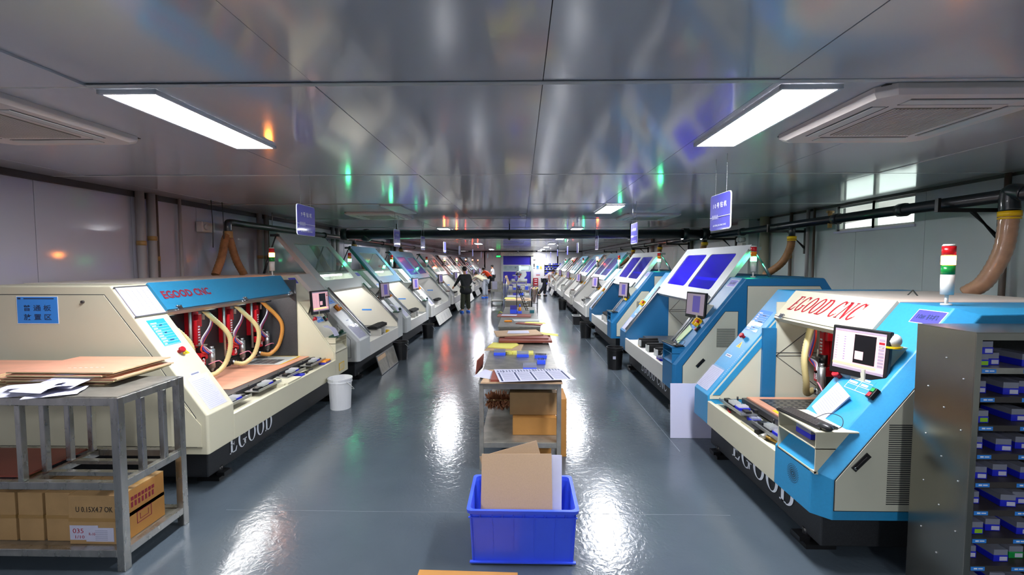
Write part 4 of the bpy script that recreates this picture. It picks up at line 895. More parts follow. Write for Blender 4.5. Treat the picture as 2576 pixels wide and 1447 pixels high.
# console extras L1: vent grille on shelf front
F = frame((-.003, .25, .45), (0, -1, 0), (0, 0, 1)); mb = MB().box((-.09, -.05, 0), (.09, .06, .002), 0, M=F)
for q in range(11): mb.box((-.075 + .014 * q, -.04, .002), (-.069 + .014 * q, .05, .004), 1, M=F)
obj('vent_grille', mb, [M_yel, M_cream2], L1)

# ---- right machine 1 fittings
spindle(R1, 1.42, M_hose, 18, u=.98, zlow=.84); spindle(R1, .95, M_hose, 17, u=.98, zlow=.84)
for v in (.78, 1.40): cassette(R1, v, .17, .60)
sheet('copper_board', 'dark copper board with clear film on the bed of the nearest right machine', 'board', [Rw(.34, .56, bz), Rw(1.05, .56, bz), Rw(1.05, 1.6, bz), Rw(.34, 1.6, bz)], .012, M_copper)
t = sheet('film_sheet', 'dark patterned film sheet taped on the board of the nearest right machine', 'film', [Rw(.42, .62, bz + .013), Rw(1.0, .62, bz + .013), Rw(1.0, 1.52, bz + .013), Rw(.42, 1.52, bz + .013)], .002, M_granite)
mb = MB()
for i in range(14):
    for j in range(8): x, y, z = Rw(.46 + .065 * j, .68 + .06 * i, bz + .0155); mb.box((x - .02, y - .012, z), (x + .02, y + .012, z + .0006))
obj('film_pattern', mb, M_steeld, t, kind='stuff')
x, y, z = Rw(.38, .95, bz + .0125); obj('yellow_tape', Box((x - .02, y - .2, z), (x + .02, y + .25, z + .003)), M_yel, t)
x, y, z = Rw(.10, .86, .551)
tagit(obj('cover_box', MB().box((x - .06, y, z), (x + .12, y + .22, z + .045), 1).box((x - .062, y + .0, z), (x - .06, y + .22, z + .045), 0), [M_cream, M_black]), 'cream-faced black block in the tray of the nearest right machine', 'block')
t = thing('pliers', 'red-handled black pliers in the tray of the nearest right machine', 'pliers', Rw(.12, 1.5, .552)); obj('jaws', MB().tube([(0, 0, .008), (0, .06, .008)], .01, 6), M_black, t)
for sgn in (-1, 1): obj('handle', MB().tube([(0, 0, .008), (sgn * .02, -.05, .008), (sgn * .025, -.1, .008)], .008, 6), M_black if sgn > 0 else M_redtext, t)
t = thing('hammer', 'brass hammer lying in the tray of the nearest right machine', 'hammer', Rw(.16, .62, .552)); M_brass = mat('brass', 'b08a3a', .3, .8)
obj('handle', MB().tube([(-.09, .14, .03), (0, -.06, .02)], .014, 8), M_brass, t); obj('head', MB().cyl((-.13, .12, .03), (-.05, .17, .03), .022, n=12), M_steeld, t)
t = thing('tape_roll', 'roll of yellow tape in the tray of the nearest right machine', 'tape', Rw(.22, .57, .552)); ring = lambda r0, r1, h: MB().loft([[(r * math.cos(a), r * math.sin(a), zz) for a in [2 * PI * k / 24 for k in range(24)]] for r, zz in ((r1, 0), (r1, h), (r0, h), (r0, 0), (r1, 0))], caps=False)
obj('tape_body', ring(.04, .055, .03), M_yel, t)
t = thing('drill_box', 'small blue box beside the pliers in the nearest right tray', 'box', Rw(.2, 1.18, .551)); obj('body', Box((-.04, -.05, 0), (.04, .05, .03)), M_bluebox, t, bev=.003); obj('lid', Box((-.038, -.048, .031), (.038, .048, .045)), M_lid, t)
# switch, mask and console things
t = thing('dust_mask', 'white cupped dust mask with yellow rim on the monitor bracket, nearest right machine', 'mask', Rw(.52, .14, 1.392))
obj('mask_cup', MB().ball((0, 0, .045), .05, sx=.9, sy=.8, sz=.9), M_glovew, t); obj('rim', ring(.035, .048, .012), M_yel, t)

def keyboard(x, y, z, rz, lab, m=M_black, mouse=True, keys=True, group=None):
    t = thing('keyboard', lab, 'keyboard', (x, y, z), rz, 'keyboards on the console shelves')
    obj('body', Box((-.065, -.2, 0), (.065, .2, .015)), m, t, bev=.005)
    if keys:
        mb = MB()
        for i in range(5):
            for j in range(15): mb.box((-.058 + .022 * i, -.192 + .0255 * j, .015), (-.04 + .022 * i, -.17 + .0255 * j, .021))
        obj('keys', mb, M_dark if m is M_black else m, t, kind='stuff')
    return t
def mouse(x, y, z, lab):
    t = thing('computer_mouse', lab, 'mouse', (x, y, z), .3, 'computer mice on the console shelves'); obj('body', MB().ball((0, 0, .012), .03, sx=1.0, sy=1.7, sz=.8), M_black, t)
    obj('cable', MB().tube(spl([(0, -.05, .01), (.06, -.06, .03), (.13, 0, .06), (.12, .08, .06), (.05, .12, .02)], 6), .0025, 5), M_black, t)
x, y, z = Rw(.07, .27, .889); keyboard(x, y, z, .12, 'black keyboard on the cream shelf of the nearest right machine')
x, y, z = Rw(.045, .045, .889); mouse(x + .02, y + .02, z + .01, 'black mouse on the near corner of the cream shelf, nearest right machine')
t = thing('drill_box', 'blue drill box in the upper cubby of the nearest right console', 'box', Rw(.10, .24, .789)); obj('body', Box((-.06, -.08, 0), (.06, .08, .035)), M_bluebox, t, bev=.003); obj('lid', Box((-.058, -.078, .036), (.058, .078, .06)), M_lid, t)
F = i1['SF'](.33, .98); F = R1.matrix_basis @ F if 0 else Matrix.Translation((1.82, 2.755, 0)) @ F
mb = MB().box((-.085, -.12, .01), (.085, .12, .02), 0, M=F @ Matrix.Rotation(.15, 4, 'X') @ Matrix.Rotation(-.35, 4, 'Z'))
for q in range(11): mb.box((-.065, -.09 + .017 * q, .0205), (.06, -.088 + .017 * q, .021), 1, M=F @ Matrix.Rotation(.15, 4, 'X') @ Matrix.Rotation(-.35, 4, 'Z'))
tagit(obj('paper_pad', mb, [M_paper, M_papert]), 'white pad of printed sheets leaning behind the nearest right keyboard', 'papers')
for (mx, info, y0, xf, lab, kz) in ((R2, i2, 5.576, 1.86, 'second right', .88), (R3, i3, 9.445, 1.86, 'third right', .88)):
    keyboard(xf + .07, y0 + .24, kz + .009, .1, 'black keyboard on the blue shelf of the %s machine' % lab, keys=lab[0] == 's'); mouse(xf + .05, y0 + .06, kz + .012, 'black mouse beside the keyboard of the %s machine' % lab)
F = Matrix.Translation((1.86, 5.576, 0)) @ i2['SF'](.33, 1.0) @ Matrix.Rotation(-.25, 4, 'Z')
tagit(obj('paper_sheets', MB().box((-.07, -.13, .006), (.08, .13, .014), M=F), M_greenp), 'pale green sheets on the console slope of the second right machine', 'papers')
sheet('copper_board', 'pink copper board on the bed of the second right machine', 'board', [(1.86 + .34, 6.15, bz), (1.86 + 1.05, 6.15, bz), (1.86 + 1.05, 7.0, bz), (1.86 + .34, 7.0, bz)], .02, M_copper)
t = thing('hose_bundle', 'orange and yellow hoses hanging inside the second right machine', 'hoses', (1.86 + .95, 7.05, 1.6))
for k, (m, dx) in enumerate(((M_hoseo, 0), (M_tuber, .05), (M_hoseo, .1), (M_tubew, .12))): obj('hose', MB().tube(spl([(0, -dx, 0), (-.1, -dx - .08, -.2), (-.15, -dx * .3, -.5), (-.05, .1 - dx, -.75)], 6), .02 if k == 0 else .012, 8), m, t)
for k, (v, ln) in enumerate(((1.9, .3), (1.55, .32), (1.2, .34))):
    t = thing('brush_tray', 'black brush tray in the second right machine, ' + ('farthest of three', 'middle of three', 'nearest of three')[k], 'tray', (1.86 + .06 + .03 * k, 5.576 + v, .60 if k else .62))
    obj('tray_body', Box((0, -.12, -.05), (.02, .02, .05)), M_grey, t); obj('brush_roll', MB().box((.02, -.12, -.05), (ln, .02, .045)).tube([(.0, -.05, .05), (ln, -.05, .055)], .03, 8), M_comb, t)
t = thing('tape_roll', 'yellow tape roll in the tray of the second right machine', 'tape', (1.86 + .12, 5.576 + 1.95, .551)); obj('tape_body', ring(.03, .045, .03), M_yel, t)
t = thing('drill_box', 'open blue drill box in the tray of the second right machine', 'box', (1.86 + .12, 5.576 + .85, .551)); obj('body', Box((-.05, -.07, 0), (.05, .07, .03)), M_bluebox, t); obj('lid', Box((-.048, -.068, .031), (.048, .068, .055)), M_lid, t)
tagit(obj('wooden_stick', Box((1.90, 5.576 + .55, .551), (1.93, 5.576 + .95, .56)), M_card), 'thin wooden stick in the tray of the second right machine', 'stick')
# left consoles: dark green mouse pads, keyboards, papers
for k, (y1_, xs_, lab) in enumerate(((6.65, -2.56, 'nearest left'), (9.82, -2.56, 'second left'), (12.6, -2.56, 'third left'), (16.5, -2.56, 'fourth left'), (20.3, -2.56, 'fifth left'))):
    z = .889; M_gk = MATS.get('green_black_plastic') or mat('green_black_plastic', '173a2c', .35)
    if k < 3:
        t = keyboard(xs_ - .05, y1_ - .24, z, .1, 'dark green keyboard on the shelf of the %s machine' % lab, m=M_gk, keys=k < 2)
        tagit(obj('folded_sheet', MB().tube(spl([(xs_ - .06, y1_ - .12, z + .03), (xs_ - .02, y1_ - .16, z + .06), (xs_ + .0, y1_ - .2, z + .05)], 4), .022, 6), M_gk), 'dark folded cloth on the keyboard of the %s machine' % lab, 'cloth')
        mb = MB(); g_ = []
        for i in range(7):
            a = i / 6; x = xs_ - .02 - .16 * a; zz = z + .02 + .17 * a ** .8 + .03 * math.sin(a * 5)
            g_.append([(x + .03, y1_ - .34 - .02 * math.sin(3 * a), zz), (x + .03, y1_ - .50, zz + .01), (x + .032, y1_ - .50, zz + .012), (x + .032, y1_ - .34, zz + .002)])
        tagit(obj('paper_sheets', mb.loft(g_), M_paper), 'curled white papers beside the keyboard of the %s machine' % lab, 'papers')
    else:
        keyboard(xs_ - .05, y1_ - .22, z, .1, 'black keyboard on the shelf of the %s machine' % lab, keys=False)
for k, y0_ in enumerate((13.16, 17.0, 20.9)): keyboard(1.93, y0_ + .22, .889, 0, 'black keyboard on the shelf of the %s right machine' % ('fourth', 'fifth', 'sixth')[k], keys=False)
# yellow cloth and blocks in trays of L2, L3
t = thing('sponge_block', 'yellow sponge in the tray of the second left machine', 'sponge', (-2.66, 8.9, .551)); obj('body', Box((-.05, -.06, 0), (.05, .06, .05)), M_yel, t, bev=.008)
tagit(obj('steel_tool', MB().tube([(-2.63, 8.55, .56), (-2.66, 8.75, .56)], .012, 6), M_steeld), 'small steel tool beside the yellow sponge, second left machine', 'tool')

# ---------------------------------------------------------------- left stainless rack with copper boards
t = thing('steel_rack', 'stainless steel rack with copper boards on top, front left', 'rack', (-2.515, 2.70, 0))
ax0 = -1.9
def post(name, x, y, z0, z1, w_=.05): return obj(name, Box((x, y, z0), (x + w_, y + w_, z1)), M_steel, t, bev=.003)
for x in (0, ax0):
    for y in (0, .50): post('leg', x, y, 0, 1.10)
for z in (1.05, .52, .09):
    for y in (0, .50): obj('long_rail', Box((ax0 + .05, y + .003, z), (0, y + .047, z + .048)), M_steel, t, bev=.003)
    for x in (0, ax0): obj('side_rail', Box((x + .003, .05, z), (x + .047, .50, z + .048)), M_steel, t, bev=.003)
obj('top_plate', Box((ax0 + .02, .02, 1.098), (.03, .53, 1.104)), M_steeld, t)
obj('bottom_plate', Box((ax0 + .05, .05, .125), (0, .5, .13)), M_steeld, t)
for y in (.18, .36): post('upright', 0.005, y, .568, 1.05, .035)
for y in (.0, .14, .30, .46): post('upright', -.60, y, .568, 1.05, .035)
obj('divider_rail', Box((-.605, .05, .52), (-.56, .5, .56)), M_steel, t); 
for y in (.16, .33): obj('slat_rail', Box((-.56, y, .535), (0, y + .04, .56)), M_steel, t)
sheet('copper_board', 'dark red copper board on the middle shelf of the stainless rack, far left', 'board', [(-4.3, 2.76, .57), (-3.14, 2.76, .57), (-3.14, 3.18, .57), (-4.3, 3.18, .57)], .012, M_copdark)
z = 1.105
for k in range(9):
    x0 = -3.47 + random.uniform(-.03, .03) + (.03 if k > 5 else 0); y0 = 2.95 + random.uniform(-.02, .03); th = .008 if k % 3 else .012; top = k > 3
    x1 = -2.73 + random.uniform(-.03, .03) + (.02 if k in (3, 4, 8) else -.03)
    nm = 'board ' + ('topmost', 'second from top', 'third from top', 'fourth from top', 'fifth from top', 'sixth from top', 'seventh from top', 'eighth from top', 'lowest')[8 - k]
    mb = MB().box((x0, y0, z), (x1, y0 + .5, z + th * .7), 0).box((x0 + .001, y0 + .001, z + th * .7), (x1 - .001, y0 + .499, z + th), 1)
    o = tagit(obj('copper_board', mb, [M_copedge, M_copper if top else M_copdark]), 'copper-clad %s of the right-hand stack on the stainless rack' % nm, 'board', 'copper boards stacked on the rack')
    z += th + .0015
ztop = z
z = 1.105
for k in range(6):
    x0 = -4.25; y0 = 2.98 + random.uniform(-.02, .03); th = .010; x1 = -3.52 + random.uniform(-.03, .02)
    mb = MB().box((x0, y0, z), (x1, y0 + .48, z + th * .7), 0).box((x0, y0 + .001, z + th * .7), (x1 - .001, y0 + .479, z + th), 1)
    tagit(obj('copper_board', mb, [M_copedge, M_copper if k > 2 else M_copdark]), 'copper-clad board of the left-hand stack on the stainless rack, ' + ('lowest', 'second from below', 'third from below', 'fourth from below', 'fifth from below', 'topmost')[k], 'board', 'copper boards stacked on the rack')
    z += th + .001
mb = MB(); 
for q in range(7): mb.box((-3.12 + .035 * q, 3.05 + .004 * q, ztop + .0002), (-3.10 + .035 * q, 3.055 + .004 * q, ztop + .0006))
tagit(obj('chalk_writing', mb, M_white2), 'chalk marks on the topmost copper board of the rack', 'writing')
for k, (x, y, a, dz, m) in enumerate(((-3.15, 2.83, .35, .005, M_paper), (-3.0, 2.80, -.2, .018, M_paper), (-3.08, 2.86, .15, .03, M_paper), (-2.93, 2.79, .5, .012, M_paper), (-2.98, 2.92, .0, .055, M_paper))):
    g_ = []
    for i in range(6):
        q = i / 5; yy = -.12 + .2 * q; zz = .02 * math.sin(q * 2.5 + k) + (.0 if q > .3 else -.02 * (1 - q / .3)) + .012
        g_.append([(-.13, yy, zz), (.13, yy, zz + .008 * math.sin(k)), (.13, yy, zz + .0012 + .008 * math.sin(k)), (-.13, yy, zz + .0012)])
    o = obj('printed_sheet', MB().loft(g_), m); o.location = (x, y, 1.105 + dz); o.rotation_euler = (0, 0, a)
    tagit(o, ('lowest', 'right-hand', 'middle', 'far right', 'topmost')[k] + ' of the curled printed sheets at the front edge of the rack', 'paper', 'printed sheets on the rack')
    mb = MB()
    for q in range(4): mb.box((-.1, .0 + .015 * q, .0262), (.02 * q, .003 + .015 * q, .0268))
    obj('print_lines', mb, M_papert, o)
def carton(loc, dim, lab, m=M_card, rz=0, group=None, tape=True, name='carton'):
    t = thing(name, lab, 'carton', loc, rz, group); w_, d_, h_ = dim
    obj('box_body', Box((-w_/2, -d_/2, 0), (w_/2, d_/2, h_ - .004)), m, t, bev=.003)
    obj('top_flap', Box((-w_/2, -d_/2, h_ - .004), (w_/2, -.001, h_)), m, t); obj('top_flap', Box((-w_/2, .001, h_ - .004), (w_/2, d_/2, h_)), m, t)
    if tape: obj('packing_tape', MB().box((-w_/2 - .001, -.025, h_), (w_/2 + .001, .025, h_ + .001)).box((-w_/2 - .001, -d_/2 - .001, h_ * .5 - .012), (w_/2 + .001, d_/2 + .001, h_ * .5 + .012)), M_tape, t)
    return t
for (x0, x1, y0, y1, lab, m) in ((-2.88, -2.54, 2.77, 3.12, 'cardboard carton with shipping label and black handwriting on the rack bottom shelf', M_card), (-3.06, -2.90, 2.80, 3.1, 'plain carton second from the right on the rack bottom shelf', M_card),
                         (-3.24, -3.08, 2.80, 3.1, 'plain carton third from the right on the rack bottom shelf', M_card), (-3.46, -3.26, 2.80, 3.1, 'plain carton leftmost in view on the rack bottom shelf', M_card)):
    c_ = carton(((x0 + x1) / 2, (y0 + y1) / 2, .131), (x1 - x0, y1 - y0, .32), lab, m)
    if 'shipping' in lab:
        F = frame((0, -(y1 - y0) / 2 - .0015, 0), (1, 0, 0), (0, 0, 1)); mb = MB().box((-.165, .03, 0), (.02, .125, .001), 0, M=F).box((-.06, .02, 0), (.12, .11, .0014), 0, M=F)
        for q in range(6): mb.box((.0, .03 + .012 * q, .0014), (.08, .032 + .012 * q, .002), 1, M=F)
        lb = obj('shipping_label', mb, [M_paper, M_papert], c_)
        text('lettering', '035', F, -.11, .09, .07, .03, M_redtext, lb, z=.002); text('lettering', '1/10', F, -.1, .05, .06, .02, M_redtext, lb, z=.002); text('lettering', 'R-10', F, -.02, .07, .04, .018, M_redtext, lb, z=.0025)
        text('handwriting', 'U 0.15X4.7 OK', F, .0, .23, .24, .035, M_black, c_, z=.001)
        F = frame(((x1 - x0) / 2 + .0015, 0, 0), (0, 1, 0), (0, 0, 1)); mb = MB().box((-.06, .07, 0), (.06, .075, .001), M=F).box((-.06, .145, 0), (.06, .15, .001), M=F).box((-.06, .07, 0), (-.055, .15, .001), M=F).box((.055, .07, 0), (.06, .15, .001), M=F).box((-.035, .09, 0), (.035, .094, .001), M=F).box((-.035, .09, 0), (-.031, .13, .001), M=F).box((.031, .09, 0), (.035, .13, .001), M=F)
        for q in range(7): mb.box((-.1 + .028 * q, .2, 0), (-.085 + .028 * q, .235, .001), M=F).box((-.1 + .028 * q, .245, 0), (-.08 + .028 * q, .27, .001), M=F)
        obj('side_print', mb, M_redtext2, c_)
        obj('side_panel', Box(((x1 - x0) / 2 - .001, -(y1 - y0) / 2 + .002, .002), ((x1 - x0) / 2 + .001, (y1 - y0) / 2 - .002, .316)), M_cardb, c_)

# ---------------------------------------------------------------- steel cabinet of drill boxes, front right
CX0, CY0, CY1, CZ = 2.28, 2.32, 2.66, 1.575
t = thing('steel_cabinet', 'brushed steel open cabinet of drill boxes at the right edge', 'cabinet', (CX0, CY0, 0))
obj('side_panel', Box((0, 0, 0), (.012, CY1 - CY0, CZ)), M_cab, t, bev=.002); obj('side_panel', Box((1.1, 0, 0), (1.112, CY1 - CY0, CZ)), M_cab, t)
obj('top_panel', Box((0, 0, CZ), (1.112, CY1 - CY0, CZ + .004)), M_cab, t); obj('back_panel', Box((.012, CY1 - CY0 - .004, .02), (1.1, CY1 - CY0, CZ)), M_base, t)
obj('front_frame', MB().box((0, -.004, 0), (.03, -.0005, CZ - .035)).box((.0, -.004, CZ - .035), (1.112, -.0005, CZ)), M_cab, t)
mb = MB()
for k in range(14): mb.ball((-.001, .05 + .1 * (k % 3), .25 + .1 * k * .9), .005, 6, 4)
obj('rivet_heads', mb, M_alu, t, kind='stuff')
zs_ = [1.40 - .147 * k for k in range(9)]
words = ('topmost', 'second', 'third', 'fourth', 'fifth', 'sixth', 'seventh', 'eighth', 'lowest visible')
def drillbox(loc, rz, lab, col=M_bluebox, w_=.075, d_=.17, label=M_paper, group=None, h_=.034):
    t = thing('drill_box', lab, 'box', loc, rz, group)
    obj('body', Box((-w_/2, 0, 0), (w_/2, d_, h_)), col, t, bev=.002); obj('lid', Box((-w_/2 + .002, .002, h_ + .0005), (w_/2 - .002, d_ - .002, h_ + .03)), M_lid, t)
    obj('label', Box((-w_ * .1, -.001, .006), (w_ * .42, 0, h_ * .8)), label, t); obj('drill_pins', Box((-w_/2 + .01, .012, h_), (w_/2 - .01, d_ - .012, h_ + .02)), M_granite, t, kind='stuff'); return t
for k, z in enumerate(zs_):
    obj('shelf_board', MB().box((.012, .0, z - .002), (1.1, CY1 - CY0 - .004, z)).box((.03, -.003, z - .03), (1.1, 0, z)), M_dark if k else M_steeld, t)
    for x in (.035, .24, .45, .66): 
        l_ = obj('shelf_label', Box((x, -.0045, z - .026), (x + .07, -.003, z - .006)), M_bluesheet, t)
        obj('label_text', MB().box((x + .015, -.005, z - .019), (x + .032, -.0045, z - .012)).box((x + .037, -.005, z - .018), (x + .06, -.0045, z - .013)), M_white2, l_)
    pos = [.085, .20 + .02 * (k % 3), .33] if k != 2 else [.08, .30]
    if k == 0: pos = [.068, .15, .30]
    for j, x in enumerate(pos):
        col = M_greenbox if (k, j) == (7, 2) else M_bluebox
        drillbox((CX0 + x, CY0 + .03 + .03 * ((j + k) % 2), z + .0005), random.uniform(-.12, .02) if k else 0, ('blue' if col is M_bluebox else 'green') + ' drill box with clear lid on the %s cabinet shelf, %s' % (words[k], ('leftmost', 'second from left', 'third from left')[j]), col,
                 label=M_limel if (k, j) in ((0, 0), (6, 0), (2, 0)) else M_paper, group='drill boxes in the steel cabinet', w_=.068 if k == 0 else .075)
drillbox((CX0 + .075, CY0 + .02, zs_[0] + .066), 0, 'blue drill box stacked on the leftmost box of the topmost cabinet shelf', w_=.07, group='drill boxes in the steel cabinet')

# ---------------------------------------------------------------- crate, cardboard and boards in the foreground
t = thing('plastic_crate', 'blue plastic crate on the floor in the foreground', 'crate', (.012, 3.04, 0))
def rl(w_, d_, z, r=.03): return [(x, y, z) for x, y in rrect(w_, d_, r, 3)]
obj('crate_body', MB().loft([rl(.655, .42, 0), rl(.685, .455, .34), rl(.71, .49, .345), rl(.715, .495, .366), rl(.67, .45, .366), rl(.66, .44, .34), rl(.625, .40, .012)], caps=True), M_crate, t)
for x in [-.33, -.195, -.06, .075, .21, .335]: obj('rib', MB().loft([[(x * .955 - .003, -.212, .01), (x * .955 + .003, -.212, .01), (x * .955 + .003, -.205, .01), (x * .955 - .003, -.205, .01)], [(x - .003, -.234, .33), (x + .003, -.234, .33), (x + .003, -.22, .33), (x - .003, -.22, .33)]]), M_crate, t)
for x in (-.27, -.13, .005, .14, .27): obj('rim_rib', Box((x - .002, -.245, .318), (x + .002, -.226, .345)), M_crate, t)
obj('rim_band', MB().box((-.345, -.237, .312), (.345, -.224, .318)).box((-.338, -.230, .012), (.338, -.208, .02)), M_crate, t)
def board(name, lab, F, w_, h_, th, m, cat='board'): return tagit(obj(name, MB().box((0, 0, 0), (w_, h_, th), M=F), m, bev=.001), lab, cat)
F = frame((-.272, 2.93, .025), (1, .0, .01), (0, .33, 1)); board('fibreboard', 'large brown fibreboard standing in the blue crate, frontmost', F, .485, .60, .004, M_fibre)
F = frame((-.135, 3.03, .03), (1, .0, .30), (-.30, .25, 1)); board('fibreboard', 'tilted brown fibreboard behind the large one in the crate, corner up', F, .42, .565, .004, M_fibre)
F = frame((.195, 2.95, .035), (1, 0, -.02), (.03, .34, 1)); board('white_board', 'white sheet standing at the right of the fibreboard in the crate', F, .075, .58, .003, M_paper)
sheet('cardboard_sheet', 'flat brown cardboard sheet on the floor at the bottom edge', 'cardboard', [(-.64, 2.35, .001), (.0, 2.32, .001), (-.02, 2.735, .001), (-.635, 2.75, .001)], .006, M_cardb)

# ---------------------------------------------------------------- work tables down the aisle
def table(lab, x0, x1, y0, y1, z, front=None, shelf=.26, top=M_steeld):
    t = thing('work_table', lab, 'table', ((x0 + x1) / 2, y0, 0)); w_ = (x1 - x0) / 2; d_ = y1 - y0
    obj('table_top', Box((-w_ - .01, -.01, z - .006), (w_ + .01, d_ + .01, z)), top, t, bev=.002)
    for x in (-w_, w_ - .04):
        for y in (0, d_ - .04): obj('leg', Box((x, y, 0), (x + .04, y + .04, z - .006)), M_steeld, t, bev=.002)
    for y in (0, d_ - .03): obj('top_rail', Box((-w_ + .04, y, z - .056), (w_ - .04, y + .03, z - .006)), M_steeld, t, bev=.002); obj('shelf_rail', Box((-w_ + .04, y, shelf - .045), (w_ - .04, y + .03, shelf)), M_steeld, t)
    for x in (-w_, w_ - .03): obj('side_rail', Box((x, .04, z - .056), (x + .03, d_ - .04, z - .006)), M_steeld, t)
    obj('lower_shelf', Box((-w_ + .01, .01, shelf), (w_ - .01, d_ - .01, shelf + .005)), M_steeld, t)
    if front: obj('front_panel', Box((-w_ + .02, -.014, .1), (w_ - .02, -.002, z - .03)), front, t)
    return t
M_gpanel = mat('dull_panel', '6b6459', .6, noise=.1, nscale=40)
table('worn steel work table nearest in the aisle with a charted sheet on it', -.385, .37, 4.14, 6.25, .82)
table('second aisle table with a dull front panel', -.40, .34, 7.98, 9.44, .80, M_gpanel)
table('third aisle table carrying the black stand and blue boxes', -.40, .34, 9.50, 11.6, .79)
table('fourth aisle table with a grey front panel and yellow sheet', -.47, .29, 13.36, 15.9, .80, M_gpanel)
table('fifth aisle table cluttered with white and blue trays', -.52, .30, 17.6, 20.6, .85)
table('farthest aisle table carrying the grinding machine', -.6, .3, 24.0, 26.5, .92)
zt = .8205
def sh(lab, pts, th=.003, m=M_paper, name='paper_sheet', cat='paper', z=zt): return sheet(name, lab, cat, [(x, y, z) for x, y in pts], th, m)
sh('brown fibreboard under the chart on the nearest aisle table', [(-.37, 4.12), (.38, 4.12), (.37, 4.62), (-.33, 4.62)], .012, M_fibre, 'fibreboard', 'board')
sh('dark copper board partly under the chart on the nearest aisle table', [(-.28, 4.14), (.1, 4.15), (.1, 4.5), (-.28, 4.5)], .02, M_copdark, 'copper_board', 'board', z=zt + .013)
t = sheet('chart_board', 'white board printed with a blue grid at the front of the nearest aisle table', 'chart', [(-.19, 4.04, zt + .036), (.505, 4.15, zt + .036), (.42, 4.56, zt + .036), (-.27, 4.52, zt + .036)], .003, M_paper)
F = frame((-.19, 4.04, zt + .0392), (.695, .11, 0), (-.08, .47, 0)); mb = MB(); mb2 = MB()
Wd, Hd = .68, .46
for k in range(5): mb.box((.02 + k * .155, .02, 0), (.037 + k * .155, .33, .0006), M=F)
for k in range(4): mb.box((.155 + k * .155 - .08, .345, 0), (.155 + k * .155 - .075, .44, .0006), M=F)
mb.box((.0, .335, 0), (.66, .339, .0006), M=F)
for r in range(16):
    for k in range(4): mb2.box((.05 + k * .155, .03 + .0185 * r, 0), (.165 + k * .155, .0355 + .0185 * r, .0005), M=F)
for r in range(22): mb2.box((.02 + .029 * r, .36, 0), (.038 + .029 * r, .43, .0005), M=F)
obj('grid_bars', mb, M_ink, t); obj('table_print', mb2, M_papert, t, kind='stuff')
sh('white paper corner sticking out left of the chart', [(-.46, 4.33), (-.24, 4.2), (-.26, 4.5), (-.37, 4.62)], .002, z=zt + .014)
sh('brown fibreboard under the yellow paper on the nearest aisle table', [(-.46, 5.68), (.0, 5.68), (.04, 6.1), (-.42, 6.1)], .008, M_fibre, 'fibreboard', 'board')
sh('grey board at the right rear of the nearest aisle table', [(.04, 5.58), (.34, 5.48), (.34, 6.05), (.06, 6.1)], .004, M_steeld, 'grey_board', 'board')
t = sh('crumpled yellow paper on the nearest aisle table, left', [(-.43, 5.84), (-.12, 5.76), (-.03, 6.02), (-.08, 6.2), (-.38, 6.16)], .01, M_yellow, z=zt + .009)
sh('long yellow paper strip behind the small blue boxes', [(-.1, 5.44), (.15, 5.44), (.15, 5.60), (-.1, 5.60)], .02, M_yellow)
sheet('copper_board', 'upper copper board of the stack bridging the two nearest aisle tables', 'board', [(-.23, 6.3, .875), (.38, 6.25, .875), (.38, 6.6, .875), (-.23, 6.6, .875)], .01, M_copdark)
sheet('copper_board', 'lower copper board of the stack bridging the two nearest aisle tables', 'board', [(-.3, 6.12, .845), (.42, 6.12, .845), (.42, 6.6, .845), (-.3, 6.6, .845)], .028, M_copdark)
sheet('fibreboard', 'wide brown fibreboard on top of the copper boards behind the yellow papers', 'board', [(-.34, 6.33, .888), (.32, 6.50, .888), (.23, 6.98, .888), (-.41, 6.82, .888)], .012, M_fibre)
sheet('paper_sheet', 'printed paper lying on the wide brown fibreboard', 'paper', [(-.2, 6.55, .901), (.12, 6.58, .901), (.11, 6.82, .901), (-.19, 6.8, .901)], .006, M_paper)
sheet('paper_sheet', 'yellow paper hanging right of the wide brown fibreboard', 'paper', [(.25, 6.62, .885), (.53, 6.42, .885), (.53, 6.62, .885), (.25, 6.85, .885)], .002, M_yellow)
carton((-.0, 6.45, 0), (.6, .35, .84), 'carton standing between the two nearest aisle tables under the boards', M_gpanel, tape=False)
def bluebox(x, y, lab, w_=.14, d_=.07, h_=.035, lid=True, rz=0, z=zt, pins=True):
    t = thing('drill_box', lab, 'box', (x, y, z), rz); obj('body', Box((-w_/2, 0, 0), (w_/2, d_, h_)), M_crate, t, bev=.003)
    if lid: obj('lid', Box((-w_/2 + .002, .002, h_ + .001), (w_/2 - .002, d_ - .002, h_ + .032)), M_lid, t)
    if pins:
        mb = MB()
        for i in range(int(w_ / .014) - 1):
            for j in range(2): mb.cyl((-w_/2 + .014 + .014 * i, .02 + .025 * j, h_), (-w_/2 + .014 + .014 * i, .02 + .025 * j, h_ + .02), .003, n=5)
        obj('drill_pins', mb, M_black, t, kind='stuff')
bluebox(-.255, 5.38, 'blue lidded drill box leftmost on the nearest aisle table'); bluebox(.02, 5.28, 'pale clear-lidded box in the middle of the nearest aisle table', pins=False)
bluebox(.225, 5.22, 'open blue drill tray at the right of the nearest aisle table', lid=False, rz=-.15); bluebox(.22, 4.92, 'small blue drill stand with white label, right of the nearest table', w_=.09, lid=False, h_=.045); bluebox(.09, 4.61, 'blue lidded drill box just behind the chart', d_=.1)
t = thing('tape_roll', 'roll of yellow tape beside the leftmost blue box on the nearest aisle table', 'tape', (-.14, 5.5, zt)); obj('tape_body', ring(.035, .055, .03), M_yellow, t)
F = frame((-.50, 4.95, .70), (.3, 1, .2), (.1, -.1, 1)); board('brown_board', 'small dark brown board leaning at the left edge of the nearest aisle table', F, .2, .16, .01, M_copdark)
